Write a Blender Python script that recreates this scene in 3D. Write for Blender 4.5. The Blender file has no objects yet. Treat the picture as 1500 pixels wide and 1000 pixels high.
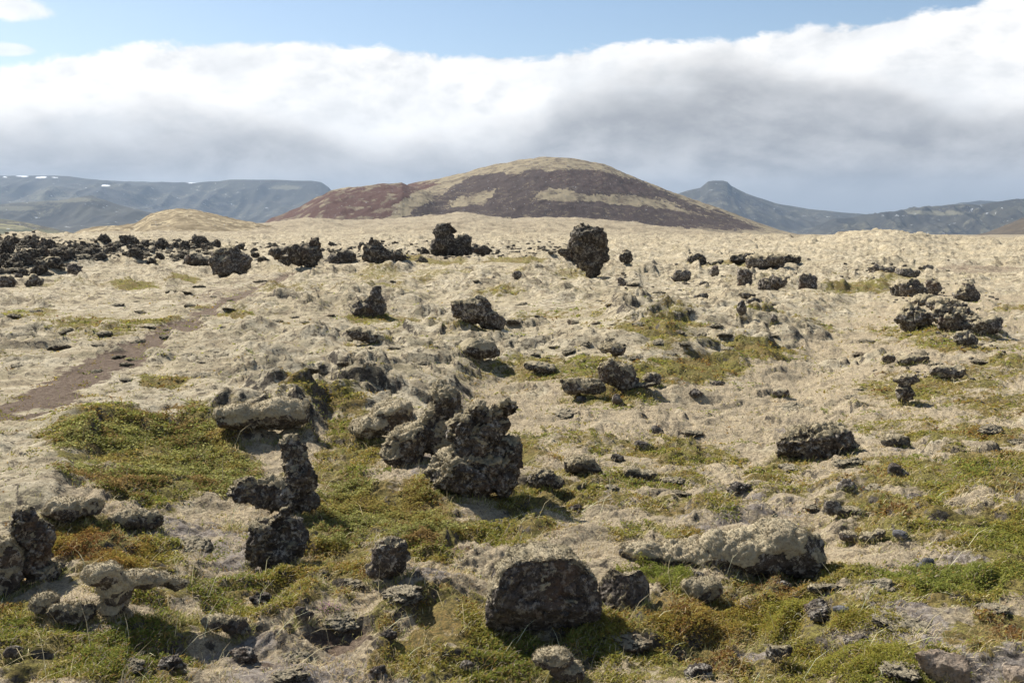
import bpy, math, random
import numpy as np
from mathutils import Vector

random.seed(7)
RNG = np.random.default_rng(11)
scene = bpy.context.scene
COL = scene.collection

# ------------------------------------------------------------------ camera
CAM_H = 2.2
FPX = 1458.0                      # focal length in photo pixels (35 mm on 36 mm, 1500 px wide)
HOR = 338.0                       # photo row of the horizon
PITCH = math.atan((500 - HOR) / FPX)
cp, sp = math.cos(PITCH), math.sin(PITCH)


def project(x, y, z):
    """world -> photo pixel"""
    dz = z - CAM_H
    fwd = y * cp - dz * sp
    up = y * sp + dz * cp
    fwd = np.maximum(fwd, 1e-3)
    return 750 + FPX * x / fwd, 500 - FPX * up / fwd


def ray(px, py):
    a = (px - 750) / FPX
    b = (500 - py) / FPX
    return np.array([a, cp + b * sp, -sp + b * cp])


def z_at(py, r):
    """height that shows at photo row py, r metres ahead"""
    return CAM_H + (HOR - py) / FPX * r


# ------------------------------------------------------------------ noise
_p = np.random.default_rng(3).permutation(256)
PERM = np.concatenate([_p, _p, _p]).astype(np.int64)
_g = np.random.default_rng(5).normal(size=(256, 3))
GRAD3 = _g / np.linalg.norm(_g, axis=1)[:, None]
_a = np.random.default_rng(6).uniform(0, 2 * math.pi, 256)
GRAD2 = np.stack([np.cos(_a), np.sin(_a)], 1)
RND = np.random.default_rng(8).uniform(0, 1, (256, 3))


def perlin2(x, y, seed=0):
    x = x + seed * 17.31
    y = y + seed * 9.73
    xi = np.floor(x).astype(np.int64); yi = np.floor(y).astype(np.int64)
    xf = x - xi; yf = y - yi
    u = xf * xf * xf * (xf * (xf * 6 - 15) + 10)
    v = yf * yf * yf * (yf * (yf * 6 - 15) + 10)

    def g(ix, iy, dx, dy):
        h = PERM[PERM[ix & 255] + (iy & 255)]
        gr = GRAD2[h]
        return gr[..., 0] * dx + gr[..., 1] * dy
    a = g(xi, yi, xf, yf); b = g(xi + 1, yi, xf - 1, yf)
    c = g(xi, yi + 1, xf, yf - 1); d = g(xi + 1, yi + 1, xf - 1, yf - 1)
    return ((a + u * (b - a)) * (1 - v) + (c + u * (d - c)) * v) * 1.5


def perlin3(p, seed=0):
    p = p + np.array([seed * 13.7, seed * 5.1, seed * 7.9])
    i = np.floor(p).astype(np.int64)
    f = p - i
    w = f * f * f * (f * (f * 6 - 15) + 10)
    out = 0
    for dx in (0, 1):
        for dy in (0, 1):
            for dz in (0, 1):
                h = PERM[PERM[PERM[(i[:, 0] + dx) & 255] + ((i[:, 1] + dy) & 255)] + ((i[:, 2] + dz) & 255)]
                g = GRAD3[h]
                dot = g[:, 0] * (f[:, 0] - dx) + g[:, 1] * (f[:, 1] - dy) + g[:, 2] * (f[:, 2] - dz)
                wt = (w[:, 0] if dx else 1 - w[:, 0]) * (w[:, 1] if dy else 1 - w[:, 1]) * (w[:, 2] if dz else 1 - w[:, 2])
                out = out + wt * dot
    return out * 1.6


def worley3(p, seed=0):
    p = p + np.array([seed * 3.7, seed * 11.1, seed * 2.9])
    i = np.floor(p).astype(np.int64)
    n = len(p)
    f1 = np.full(n, 9.0); f2 = np.full(n, 9.0); cid = np.zeros(n)
    for dx in (-1, 0, 1):
        for dy in (-1, 0, 1):
            for dz in (-1, 0, 1):
                c = i + np.array([dx, dy, dz])
                h = PERM[PERM[PERM[c[:, 0] & 255] + (c[:, 1] & 255)] + (c[:, 2] & 255)]
                q = c + RND[h]
                d = np.sqrt(((q - p) ** 2).sum(1))
                m = d < f1
                f2 = np.where(m, f1, np.minimum(f2, d))
                cid = np.where(m, RND[(h + 7) & 255, 0], cid)
                f1 = np.where(m, d, f1)
    return f1, f2, cid


def sstep(a, b, x):
    t = np.clip((x - a) / (b - a), 0, 1)
    return t * t * (3 - 2 * t)


def fbm2(x, y, s, octs=4, seed=0):
    o = 0; a = 1.0; t = 0
    for k in range(octs):
        o = o + a * perlin2(x / s, y / s, seed + k * 3)
        t += a; a *= .5; s *= .5
    return o / t


# ------------------------------------------------------------------ ground shape
EDGE_U = [-600, -60, 0, 80, 125, 150, 300, 340, 450, 480, 540, 600, 660, 705, 760, 850, 940, 1020, 1120, 1180, 1260, 1400, 1600, 2200]
EDGE_V = [880, 790, 765, 725, 660, 615, 590, 604, 606, 585, 615, 600, 560, 515, 505, 525, 540, 515, 500, 478, 430, 400, 392, 390]
TOP_U = [-900, 0, 100, 130, 200, 350, 420, 450, 520, 600, 680, 750, 800, 900, 1000, 1100, 1200, 1300, 1500, 2300]
TOP_V = [354, 354, 350, 341, 338, 334, 327, 323, 328, 325, 318, 327, 324, 330, 340, 348, 352, 353, 354, 354]
# local swells: (photo column, photo row, half width, half height, metres)
BUMPS = [
    (650, 388, 260, 22, .55), (330, 480, 160, 30, .10), (600, 520, 90, 30, .12), (250, 530, 120, 22, .08),
    (930, 465, 110, 26, .36), (1090, 470, 80, 22, .18), (780, 440, 120, 22, .25), (120, 700, 70, 30, .10),
    (1150, 590, 260, 60, -.10), (1400, 470, 70, 40, .22), (200, 830, 160, 60, .10), (560, 780, 110, 50, .10),
    (640, 640, 80, 40, .14), (950, 830, 90, 40, .08), (1350, 900, 160, 60, .06),
    (820, 610, 70, 30, .05), (420, 700, 60, 60, .07),
]


def macro_z(x, y):
    yy = np.maximum(y, .5)
    u, v = project(x, yy, 0 * x)
    v = np.where(y < .5, 2500, v)
    u = np.where(y < .5, 750 + 300 * x, u)
    wob = 9 * perlin2(x / .9, y / .9, 40) + 4 * perlin2(x / .35, y / .35, 41)
    ve = np.interp(u, EDGE_U, EDGE_V)
    w = 16 + .07 * (ve - HOR) + 16 * sstep(680, 780, u)
    low = sstep(-w, w, v - ve + wob)
    r = np.hypot(x, y)
    depth = .30 * np.clip((ve - HOR) / 120, .35, 1.1)
    depth = depth * (.35 + .65 * sstep(120, 330, u) + .2 * sstep(660, 760, u) * (1 - sstep(1150, 1300, u)))
    z = -depth * low
    near = np.exp(-(np.maximum(0, 338 + 6 - v) / 4) ** 2)
    for bu, bv, ru, rv, h in BUMPS:
        z = z + h * np.exp(-((u - bu) / ru) ** 2 - ((v - bv) / rv) ** 2)
    # left lava field rises to its own skyline, then falls away
    left = 1 - sstep(120, 420, u)
    z = z + left * 1.25 * sstep(30, 95, r) * (1 - sstep(110, 240, r))
    # far plain climbing to the foot of the crater hill
    top = z_at(np.interp(u, TOP_U, TOP_V), 900.0)
    z = z + top * sstep(60, 900, r) ** 1.25 * (r < 900) + np.where(r >= 900, top, 0) * (1 - sstep(900, 2500, r)) - 45 * sstep(1500, 4000, r)
    # smooth moss ridge on the right
    z = z + 1.9 * np.exp(-((u - 1290) / 95) ** 2 - ((r - 150) / 42) ** 2) * (r > 40)
    z = z + .2 * np.exp(-((u - 1480) / 90) ** 2 - ((r - 130) / 40) ** 2) * (r > 40)
    # rolling of the far plain
    far = sstep(60, 260, r)
    z = z + far * (1.1 * fbm2(x, y, 70, 3, 20) + 3.0 * sstep(250, 700, r) * fbm2(x, y, 160, 3, 23)) * (1 - sstep(1500, 2500, r))
    return z


def lod2(x, y, r, sc, octs, seed):
    """noise whose grain grows with distance in octave steps"""
    L = np.log2(np.clip(r / 12, .5, 7.9)); a = np.floor(L); t = sstep(0, 1, L - a)
    o = 0
    for k in range(-1, 4):
        wgt = np.where(a == k, 1 - t, 0) + np.where(a + 1 == k, t, 0)
        m = wgt > 0
        if not m.any(): continue
        q = np.zeros_like(x); q[m] = fbm2(x[m], y[m], sc * 2.0 ** k, octs, seed + 5 * k + 5)
        o = o + wgt * q
    return o


def seg_dist(u, v, pts):
    d = np.full(np.shape(u), 1e9); wd = np.zeros(np.shape(u))
    for (a, b, wa), (c, e, wb) in zip(pts[:-1], pts[1:]):
        t = np.clip(((u - a) * (c - a) + (v - b) * 3 * (e - b) * 3) / ((c - a) ** 2 + 9 * (e - b) ** 2), 0, 1)
        dd = np.hypot(u - a - t * (c - a), (v - b - t * (e - b)) * 3) / (wa + t * (wb - wa))
        d = np.minimum(d, dd)
    return d


PATH = [(-260, 660, 60), (-60, 615, 52), (40, 582, 46), (120, 545, 36), (190, 512, 24), (250, 484, 22), (300, 458, 17), (345, 434, 15), (385, 416, 9), (430, 404, 4)]
# green and ochre heath: (column, row, half width, half height, strength)
GREEN = [
    (190, 640, 110, 42, 1), (120, 625, 50, 18, .8), (290, 650, 70, 50, 1), (330, 700, 60, 35, .8), (230, 710, 90, 30, .8),
    (120, 790, 80, 30, .9), (180, 815, 90, 32, 1), (60, 800, 50, 30, .7), (20, 920, 60, 45, .9), (100, 950, 110, 50, .9), (220, 935, 90, 40, .7),
    (520, 640, 45, 60, .95), (470, 590, 60, 16, .8), (500, 690, 50, 40, .8), (560, 745, 110, 48, 1), (620, 780, 70, 35, 1), (480, 830, 70, 40, .8), (480, 780, 50, 60, .8),
    (400, 870, 130, 30, .75), (260, 865, 60, 14, .6), (330, 905, 70, 25, .6), (250, 970, 60, 30, .6),
    (730, 775, 90, 20, .8), (800, 730, 100, 26, .75), (700, 715, 80, 20, .5), (860, 690, 60, 20, .4), (940, 700, 100, 16, .7), (990, 660, 80, 16, .7), (1020, 740, 90, 14, .6), (960, 780, 70, 16, .7),
    (650, 905, 90, 34, .9), (700, 960, 160, 40, 1), (560, 930, 70, 22, .5), (880, 935, 120, 32, 1), (820, 990, 120, 30, .7), (1000, 960, 90, 34, .8),
    (1000, 920, 130, 40, 1), (1130, 900, 150, 38, 1), (1050, 880, 80, 20, .8), (1200, 850, 120, 26, .9), (1300, 860, 110, 22, .9), (1410, 850, 120, 30, 1), (1480, 790, 90, 45, 1),
    (1350, 770, 110, 30, .8), (1440, 690, 110, 38, .9), (1340, 690, 120, 26, .7), (1300, 740, 100, 20, .7), (1200, 720, 90, 18, .6), (1140, 690, 60, 18, .8), (1420, 640, 90, 20, .8),
    (1350, 565, 110, 16, .8), (1460, 590, 70, 20, .6), (1440, 545, 70, 14, .5), (1310, 560, 60, 12, .6),
    (1240, 965, 130, 34, 1), (1150, 985, 90, 30, .9), (1300, 990, 100, 26, .9), (1460, 920, 70, 28, 1), (1220, 900, 60, 20, .8), (1330, 620, 90, 14, .45),
    (820, 540, 150, 22, .65), (900, 570, 70, 26, .8), (1000, 540, 90, 20, .9), (1010, 500, 70, 14, .7), (1110, 515, 60, 12, .8), (960, 480, 70, 18, .7), (900, 470, 50, 10, .4),
    (920, 650, 60, 12, .4), (830, 640, 60, 14, .3), (770, 660, 30, 30, .8),
    (730, 430, 40, 8, .85), (640, 382, 60, 7, .75), (760, 384, 50, 5, .7), (850, 402, 40, 5, .5), (560, 405, 40, 8, .5),
    (205, 418, 38, 5, 1), (270, 410, 24, 4, .9), (150, 475, 80, 14, .8), (240, 476, 60, 9, .8), (20, 460, 25, 5, .7), (60, 455, 30, 6, .6), (240, 552, 38, 9, .8), (300, 448, 20, 5, .8), (350, 462, 26, 7, .7),
    (400, 423, 34, 4, .6), (440, 430, 26, 4, .7), (560, 425, 40, 6, .6), (600, 470, 50, 10, .6), (540, 465, 40, 6, .8), (690, 480, 60, 10, .4), (100, 570, 40, 5, .6), (480, 580, 60, 9, .6),
    (1060, 392, 60, 4, .6), (1270, 422, 50, 6, .7), (1300, 416, 60, 6, .6), (1350, 484, 30, 8, 1), (1390, 505, 50, 8, .8), (1450, 505, 60, 6, .5), (1490, 455, 40, 5, .6), (1490, 530, 60, 8, .6), (1095, 460, 22, 6, .9), (1130, 460, 30, 6, .5), (1000, 460, 40, 5, .5),
]
DIRT = [(500, 935, 60, 16, .9), (440, 960, 70, 12, .5), (1430, 397, 80, 6, .55), (330, 432, 70, 12, .5), (380, 408, 80, 8, .4), (1150, 960, 50, 12, .4), (640, 378, 60, 4, .5), (1480, 440, 70, 8, .35), (680, 800, 30, 10, .6)]
# grey matted lichen and grit
GREY = [(470, 985, 120, 30, 1), (600, 985, 70, 25, .7), (360, 960, 80, 24, .6), (1250, 920, 90, 26, 1), (1330, 915, 100, 30, 1), (1080, 955, 90, 26, 1), (1180, 945, 90, 22, .7), (1460, 970, 90, 40, 1), (1110, 870, 30, 16, 1), (1320, 890, 60, 12, .8),
        (1400, 820, 70, 20, .7), (1060, 760, 70, 16, .6), (1110, 750, 60, 18, .6), (1000, 700, 60, 20, .4), (280, 780, 80, 30, .6), (330, 800, 60, 40, .7), (620, 860, 90, 26, .6), (880, 730, 60, 20, .4), (1280, 640, 120, 30, .3), (400, 830, 60, 20, .4), (1490, 680, 60, 20, .7), (300, 860, 70, 20, .5), (620, 680, 50, 30, .4)]


def blobs(u, v, lst, nz):
    m = np.zeros_like(u)
    for a, b, ru, rv, s in lst:
        d = ((u - a) / ru) ** 2 + ((v - b) / rv) ** 2
        m = np.maximum(m, s * np.clip(1.45 - d + nz, 0, 1))
    return m


def cover(x, y, z):
    """ground cover at world points: green heath, bare soil, dry straw, grey lichen"""
    yy = np.maximum(y, .5)
    u, v = project(x, yy, z)
    u = np.where(y < .5, 750 + 300 * x, u); v = np.where(y < .5, 1200, v)
    r = np.hypot(x, y)
    n1 = lod2(x, y, r, .9, 4, 60)
    n2 = lod2(x, y, r, .35, 3, 160)
    nz = 1.5 * n1 + .8 * n2
    vis = (v > 342)
    g = blobs(u, v, GREEN, nz) * vis
    # scattered small patches everywhere near
    n3 = lod2(x, y, r, 2.4, 3, 260)
    g = np.maximum(g, sstep(.28, .45, n3 + .5 * n2) * .5 * (r < 60))
    low = sstep(-10, 40, v - np.interp(u, EDGE_U, EDGE_V))
    straw = low * sstep(-.5, .5, n1 * 1.2 + .35 + .3 * (v - 600) / 200)
    d = seg_dist(u, v, PATH)
    dirt = np.clip(sstep(1.3, .6, d + 1.3 * n1 + .9 * n2), 0, 1) * (v > 398)
    dirt = dirt * (.72 + .28 * sstep(405, 520, v))
    dirt = np.maximum(dirt, blobs(u, v, DIRT, nz))
    grey = blobs(u, v, GREY, nz)
    g = g * (1 - .8 * dirt)
    return g, dirt, straw, grey


def fine_z(x, y, cv):
    g, dirt, straw, grey = cv
    r = np.hypot(x, y)
    wx = x + .25 * perlin2(x / .8, y / .8, 1); wy = y + .25 * perlin2(x / .8, y / .8, 2)
    b1 = np.abs(perlin2(wx / 1.9, wy / 1.9, 3))
    b2 = np.abs(perlin2(wx / .8, wy / .8, 4))
    b3 = np.abs(perlin2(wx / .33, wy / .33, 5))
    b4 = perlin2(wx / .13, wy / .13, 6)
    b5 = perlin2(wx / .055, wy / .055, 7)
    uu = 750 + FPX * x / np.maximum(y, .5)
    calm = .45 + .55 * sstep(150, 420, uu)
    z0 = .16 * calm * perlin2(x / 4.2, y / 4.2, 16) * (1 - straw) * (1 - dirt) * sstep(5, 12, r)
    moss = (1 - .75 * straw) * (1 - .8 * dirt)
    rough = 1.25 * sstep(-.25, .4, perlin2(x / 5, y / 5, 8) + .5 * perlin2(x / 1.7, y / 1.7, 9)) ** 1.3
    z = calm * moss * .75 * (.30 * b1 ** 1.1 * (.35 + rough) + .17 * b2 ** .9 * (.18 + rough) + .11 * b3 * (.15 + rough)) + .010 * b4 + .006 * b5
    z = z + straw * (.07 * b2 + .035 * b3 + .014 * b4 + .008 * b5)
    z = z + z0 + g * (.035 * b2 + .025 * b3 + .008 * b4)
    pw = sstep(-.15, .25, perlin2(x / 6.5, y / 6.5, 18) + .4 * perlin2(x / 2, y / 2, 19))
    am = (1 - .8 * straw) * (1 - dirt) * (1 - .5 * g)
    n4 = perlin2(wx / 1.7, wy / 1.2, 17) + .16 * perlin2(wx / .4, wy / .4, 27)
    n5 = perlin2(wx / .65, wy / .5, 28) + .15 * perlin2(wx / .17, wy / .17, 29)
    n6 = perlin2(wx / .27, wy / .22, 30)
    z = z + am * ((.04 + .12 * pw) * sstep(.14, .23, n4) * (.6 + .8 * b2) + (.015 + .06 * pw) * sstep(.2, .27, n5) + .03 * pw * sstep(.25, .33, n6) * (r < 20))
    mfar = sstep(22, 55, r) * (1 - sstep(900, 1400, r))
    n7 = perlin2(wx / 4.5, wy / 4.5, 31) + .3 * perlin2(wx / 1.2, wy / 1.2, 32)
    n8 = perlin2(x / 13, y / 13, 33) + .3 * perlin2(x / 3.5, y / 3.5, 34)
    z = z + mfar * (1 - dirt) * (.20 * sstep(.18, .32, n7) + .40 * sstep(90, 200, r) * sstep(.2, .3, n8))
    z = z - .03 * dirt + .004 * dirt * b5
    far = sstep(35, 120, r) * (1 - sstep(900, 1400, r))
    z = z + far * (.35 * np.abs(perlin2(x / 3, y / 3, 15)) * (1 - sstep(150, 350, r)) + .7 * np.abs(perlin2(x / 7, y / 7, 12)) + 1.5 * sstep(120, 300, r) * np.abs(perlin2(x / 17, y / 17, 13)) + 1.2 * sstep(300, 700, r) * np.abs(perlin2(x / 40, y / 40, 14)))
    return z - .055 - .075 * moss * calm


def ground_z(x, y):
    x = np.atleast_1d(np.asarray(x, float)); y = np.atleast_1d(np.asarray(y, float))
    m = macro_z(x, y)
    return m + fine_z(x, y, cover(x, y, m))


_TT = np.geomspace(2.5, 900, 300)


def cast_many(P, turns=3):
    """ground points seen at photo pixels"""
    D = np.array([ray(*p) for p in P]); D = D / D[:, 1:2]
    i = np.arange(len(P)); off = np.zeros(len(P))
    for turn in range(turns):
        T = np.broadcast_to(_TT, (len(P), len(_TT)))
        for step in range(2):
            X = D[:, :1] * T; Z = CAM_H + D[:, 2:] * T
            hit = Z < macro_z(X.ravel(), T.ravel()).reshape(X.shape) + off[:, None]
            hit[:, -1] = True; hit[:, 0] = False
            k = hit.argmax(1)
            a, b = T[i, k - 1], T[i, k]
            T = a[:, None] + (b - a)[:, None] * np.linspace(0, 1, 12)[None]
        x, y = D[:, 0] * b, b
        g = ground_z(x, y)
        if turn < turns - 1: off = .5 * off + .5 * (g - macro_z(x, y)) if turn else g - macro_z(x, y)
    return x, y, g


def cast(px, py):
    x, y, z = cast_many([(px, py)])
    return float(x[0]), float(y[0]), float(z[0])


# ------------------------------------------------------------------ mesh helpers
def mesh_np(name, verts, faces, smooth=True):
    me = bpy.data.meshes.new(name)
    n, k = faces.shape
    me.vertices.add(len(verts)); me.vertices.foreach_set('co', np.ascontiguousarray(verts, dtype=np.float32).ravel())
    me.loops.add(n * k); me.loops.foreach_set('vertex_index', np.ascontiguousarray(faces, dtype=np.int32).ravel())
    me.polygons.add(n)
    me.polygons.foreach_set('loop_start', np.arange(0, n * k, k, dtype=np.int32))
    me.polygons.foreach_set('loop_total', np.full(n, k, dtype=np.int32))
    me.polygons.foreach_set('use_smooth', np.full(n, smooth))
    me.update(calc_edges=True)
    return me


def color_attr(me, name, rgba):
    a = me.color_attributes.new(name, 'FLOAT_COLOR', 'POINT')
    a.data.foreach_set('color', np.ascontiguousarray(rgba, dtype=np.float32).ravel())


def link(name, me, mat, parent=None):
    o = bpy.data.objects.new(name, me)
    COL.objects.link(o)
    if mat and not me.materials:
        me.materials.append(mat)
    if parent:
        o.parent = parent
    return o


def tag(o, label=None, cat=None, group=None, kind=None):
    if label: o['label'] = label
    if cat: o['category'] = cat
    if group: o['group'] = group
    if kind: o['kind'] = kind
    return o


def grid_faces(nr, nc):
    i = np.arange(nr - 1)[:, None] * nc + np.arange(nc - 1)[None, :]
    return np.stack([i, i + 1, i + nc + 1, i + nc], -1).reshape(-1, 4)


# ------------------------------------------------------------------ material helpers
class NT:
    def __init__(self, name):
        self.m = bpy.data.materials.new(name)
        self.m.use_nodes = True
        self.t = self.m.node_tree
        self.t.nodes.clear()
        self.out = self.t.nodes.new('ShaderNodeOutputMaterial')

    def n(self, typ, **kw):
        nd = self.t.nodes.new(typ)
        ins = kw.pop('ins', {})
        for k, v in kw.items():
            setattr(nd, k, v)
        for k, v in ins.items():
            self.set(nd.inputs[k], v)
        return nd

    def set(self, sock, v):
        if isinstance(v, bpy.types.NodeSocket):
            self.t.links.new(v, sock)
        else:
            if sock.type == 'RGBA' and isinstance(v, (tuple, list)) and len(v) == 3:
                v = (*v, 1)
            sock.default_value = v

    def math(self, op, a, b=0.0, c=0.0, clamp=False):
        nd = self.n('ShaderNodeMath', operation=op, use_clamp=clamp)
        self.set(nd.inputs[0], a); self.set(nd.inputs[1], b)
        if op in ('MULTIPLY_ADD', 'SMOOTH_MIN'): self.set(nd.inputs[2], c)
        return nd.outputs[0]

    def mix(self, f, a, b, blend='MIX'):
        nd = self.n('ShaderNodeMix', data_type='RGBA', blend_type=blend)
        self.set(nd.inputs[0], f); self.set(nd.inputs[6], a); self.set(nd.inputs[7], b)
        return nd.outputs[2]

    def noise(self, scale, detail=4, rough=.55, vec=None, dist=0.0, typ='FBM'):
        nd = self.n('ShaderNodeTexNoise', ins={'Scale': scale, 'Detail': detail, 'Roughness': rough, 'Distortion': dist})
        if vec is not None: self.set(nd.inputs['Vector'], vec)
        return nd.outputs[0]

    def ramp(self, f, a, b):
        nd = self.n('ShaderNodeMapRange', interpolation_type='SMOOTHSTEP')
        self.set(nd.inputs[0], f); nd.inputs[1].default_value = a; nd.inputs[2].default_value = b
        return nd.outputs[0]

    def pos(self):
        return self.n('ShaderNodeNewGeometry').outputs['Position']

    def bump(self, h, dist, strength=1.0, prev=None):
        nd = self.n('ShaderNodeBump', ins={'Strength': strength, 'Distance': dist, 'Height': h})
        if prev is not None: self.set(nd.inputs['Normal'], prev)
        return nd.outputs[0]

    def principled(self, col, rough=.95, normal=None, spec=.15, sheen=0):
        nd = self.n('ShaderNodeBsdfPrincipled', ins={'Base Color': col, 'Roughness': rough, 'Specular IOR Level': spec})
        if sheen:
            nd.inputs['Sheen Weight'].default_value = sheen
        if normal is not None: self.set(nd.inputs['Normal'], normal)
        self.t.links.new(nd.outputs[0], self.out.inputs[0])
        return nd


def attr(nt, name):
    a = nt.n('ShaderNodeAttribute', attribute_name=name)
    s = nt.n('ShaderNodeSeparateColor', ins={'Color': a.outputs['Color']})
    return s.outputs[0], s.outputs[1], s.outputs[2], a.outputs['Alpha'], a.outputs['Color']


def mat_ground():
    t = NT('moss_ground')
    P = t.pos()
    g, d, s, gy, _ = attr(t, 'cover')
    geo = t.n('ShaderNodeNewGeometry')
    nz = t.n('ShaderNodeSeparateXYZ', ins={'Vector': geo.outputs['Normal']}).outputs[2]
    big = t.noise(.5, 5, .6, P)
    mid = t.noise(3.5, 6, .65, P)
    fine = t.noise(38, 6, .7, P)
    vfine = t.noise(150, 3, .7, P)
    dist = t.n('ShaderNodeVectorMath', operation='LENGTH', ins={0: P}).outputs['Value']
    far = t.ramp(dist, 40, 150)
    moss = t.mix(t.ramp(big, .4, .6), (.54, .455, .30), (.60, .52, .365))
    moss = t.mix(t.math('MULTIPLY', t.ramp(mid, .47, .60), .8), moss, (.36, .29, .185))
    moss = t.mix(t.math('MULTIPLY', t.ramp(fine, .48, .70), .6), moss, (.24, .185, .12))
    moss = t.mix(t.math('MULTIPLY', t.ramp(t.noise(1.3, 6, .65, P), .52, .62), .55), moss, (.29, .25, .15))
    moss = t.mix(t.math('MULTIPLY', t.ramp(dist, 60, 420), .9), moss, (.36, .30, .20))
    # dark brown specks: the moss's small shaded holes painted as colour
    spk = t.noise(6.5, 8, .78, P, .5)
    moss = t.mix(t.math('MULTIPLY', t.ramp(spk, .53, .585), .85), moss, (.10, .082, .06))
    spk2 = t.noise(1.7, 9, .76, P, .6)
    moss = t.mix(t.math('MULTIPLY', t.math('MULTIPLY', t.ramp(spk2, .535, .59), .85), t.ramp(dist, 14, 40)), moss, (.15, .12, .08))
    straw = t.mix(t.ramp(t.noise(9, 5, .7, P), .35, .65), (.55, .45, .29), (.45, .37, .25))
    straw = t.mix(t.ramp(fine, .42, .62), straw, (.27, .21, .14))
    straw = t.mix(t.math('MULTIPLY', t.ramp(vfine, .5, .65), .6), straw, (.56, .47, .31))
    c = t.mix(t.ramp(t.math('ADD', s, t.math('MULTIPLY', t.math('SUBTRACT', mid, .5), 2.4)), .3, .7), moss, straw)
    grey = t.mix(t.ramp(t.noise(16, 6, .75, P), .42, .60), (.36, .31, .26), (.17, .14, .115))
    grey = t.mix(t.math('MULTIPLY', t.ramp(t.noise(60, 4, .7, P), .55, .66), .8), grey, (.40, .36, .31))
    c = t.mix(t.ramp(t.math('ADD', gy, t.math('MULTIPLY', t.math('SUBTRACT', mid, .5), 2.8)), .35, .75), c, grey)
    grn = t.mix(t.ramp(t.noise(2.2, 5, .6, P), .4, .62), (.27, .235, .07), (.27, .19, .07))
    grn = t.mix(t.ramp(fine, .42, .6), grn, (.12, .10, .04))
    c = t.mix(t.ramp(t.math('ADD', g, t.math('MULTIPLY', t.math('SUBTRACT', spk, .5), 3.0)), .30, .60), c, grn)
    dirt = t.mix(t.ramp(t.noise(12, 6, .7, P), .4, .65), (.145, .102, .072), (.25, .19, .135))
    dirt = t.mix(t.ramp(vfine, .5, .62), dirt, (.11, .08, .06))
    c = t.mix(t.ramp(t.math('ADD', d, t.math('MULTIPLY', t.math('SUBTRACT', spk, .5), 2.6)), .35, .7), c, dirt)
    # bare lava showing on the steep sides of hummocks
    steep = t.ramp(t.math('ADD', nz, t.math('MULTIPLY', t.math('SUBTRACT', t.noise(9, 9, .8, P), .5), 1.6)), .78, .66)
    rock = t.mix(t.ramp(t.noise(22, 5, .7, P), .4, .62), (.065, .054, .043), (.17, .145, .11))
    c = t.mix(t.math('MULTIPLY', steep, t.math('SUBTRACT', 1.0, t.math('MULTIPLY', d, .8))), c, rock)
    # bare streaks and stony ground out on the far plain
    streak = t.ramp(t.noise(.45, 9, .8, P, .6), .53, .59)
    c = t.mix(t.math('MULTIPLY', t.math('MULTIPLY', far, streak), .75), c, (.15, .12, .08))
    streak = t.ramp(t.noise(.05, 8, .75, P, .8), .48, .58)
    c = t.mix(t.math('MULTIPLY', t.math('MULTIPLY', t.ramp(dist, 120, 350), streak), .8), c, (.20, .16, .105))
    nrm = t.bump(t.noise(5, 8, .72, P), .20, .7)
    nrm = t.bump(t.noise(14, 5, .65, P), .06, .7, nrm)
    nrm = t.bump(fine, .022, .8, nrm)
    nrm = t.bump(vfine, .007, .7, nrm)
    t.principled(c, .95, nrm, .1)
    return t.m


def mat_moss(name, a, b, dark):
    t = NT(name)
    P = t.pos()
    c = t.mix(t.ramp(t.noise(5, 5, .6, P), .4, .62), a, b)
    c = t.mix(t.math('MULTIPLY', t.ramp(t.noise(45, 6, .75, P), .46, .66), .75), c, dark)
    nrm = t.bump(t.noise(24, 6, .7, P), .03, .7)
    nrm = t.bump(t.noise(130, 4, .7, P), .008, .8, nrm)
    t.principled(c, .95, nrm, .1)
    return t.m


def mat_rock(name, base, light, lichen, lich_amt=.55, moss_amt=0.0, moss_col=(.36, .315, .21), scale=1.0):
    t = NT(name)
    P = t.pos()
    geo = t.n('ShaderNodeNewGeometry')
    nz = t.n('ShaderNodeSeparateXYZ', ins={'Vector': geo.outputs['Normal']}).outputs[2]
    c = t.mix(t.ramp(t.noise(6 * scale, 7, .7, P), .38, .62), base, light)
    c = t.mix(t.math('MULTIPLY', t.ramp(t.noise(34 * scale, 6, .75, P), .45, .62), .6), c, tuple(v * .4 for v in base))
    lv = t.noise(13 * scale, 7, .8, P, .4)
    c = t.mix(t.math('MULTIPLY', t.ramp(lv, .52, .57), lich_amt), c, lichen)
    if moss_amt:
        f = t.ramp(t.math('ADD', nz, t.math('MULTIPLY', t.math('SUBTRACT', t.noise(5 * scale, 6, .7, P), .5), 1.5)), .95 - moss_amt, 1.1 - moss_amt)
        c = t.mix(f, c, moss_col)
    c = t.mix(t.math('MULTIPLY', t.ramp(t.noise(26 * scale, 8, .8, P, .3), .46, .40), .6), c, (.022, .018, .015))
    c = t.mix(t.math('MULTIPLY', t.ramp(t.noise(2.3 * scale, 6, .7, P), .55, .66), .45), c, (.17, .10, .06))
    vor = t.n('ShaderNodeTexVoronoi', ins={'Vector': P, 'Scale': 30 * scale}).outputs['Distance']
    nrm = t.bump(t.noise(15 * scale, 8, .75, P), .06 / scale, .9)
    nrm = t.bump(vor, .02 / scale, .8, nrm)
    nrm = t.bump(t.noise(110 * scale, 4, .7, P), .006 / scale, .8, nrm)
    t.principled(c, .93, nrm, .2)
    return t.m


def mat_leaf(name, transl=.55):
    t = NT(name)
    *_, col = attr(t, 'tint')
    d = t.n('ShaderNodeBsdfDiffuse', ins={'Color': col})
    tr = t.n('ShaderNodeBsdfTranslucent', ins={'Color': col})
    mx = t.n('ShaderNodeMixShader', ins={0: transl, 1: d.outputs[0], 2: tr.outputs[0]})
    t.t.links.new(mx.outputs[0], t.out.inputs[0])
    return t.m


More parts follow.
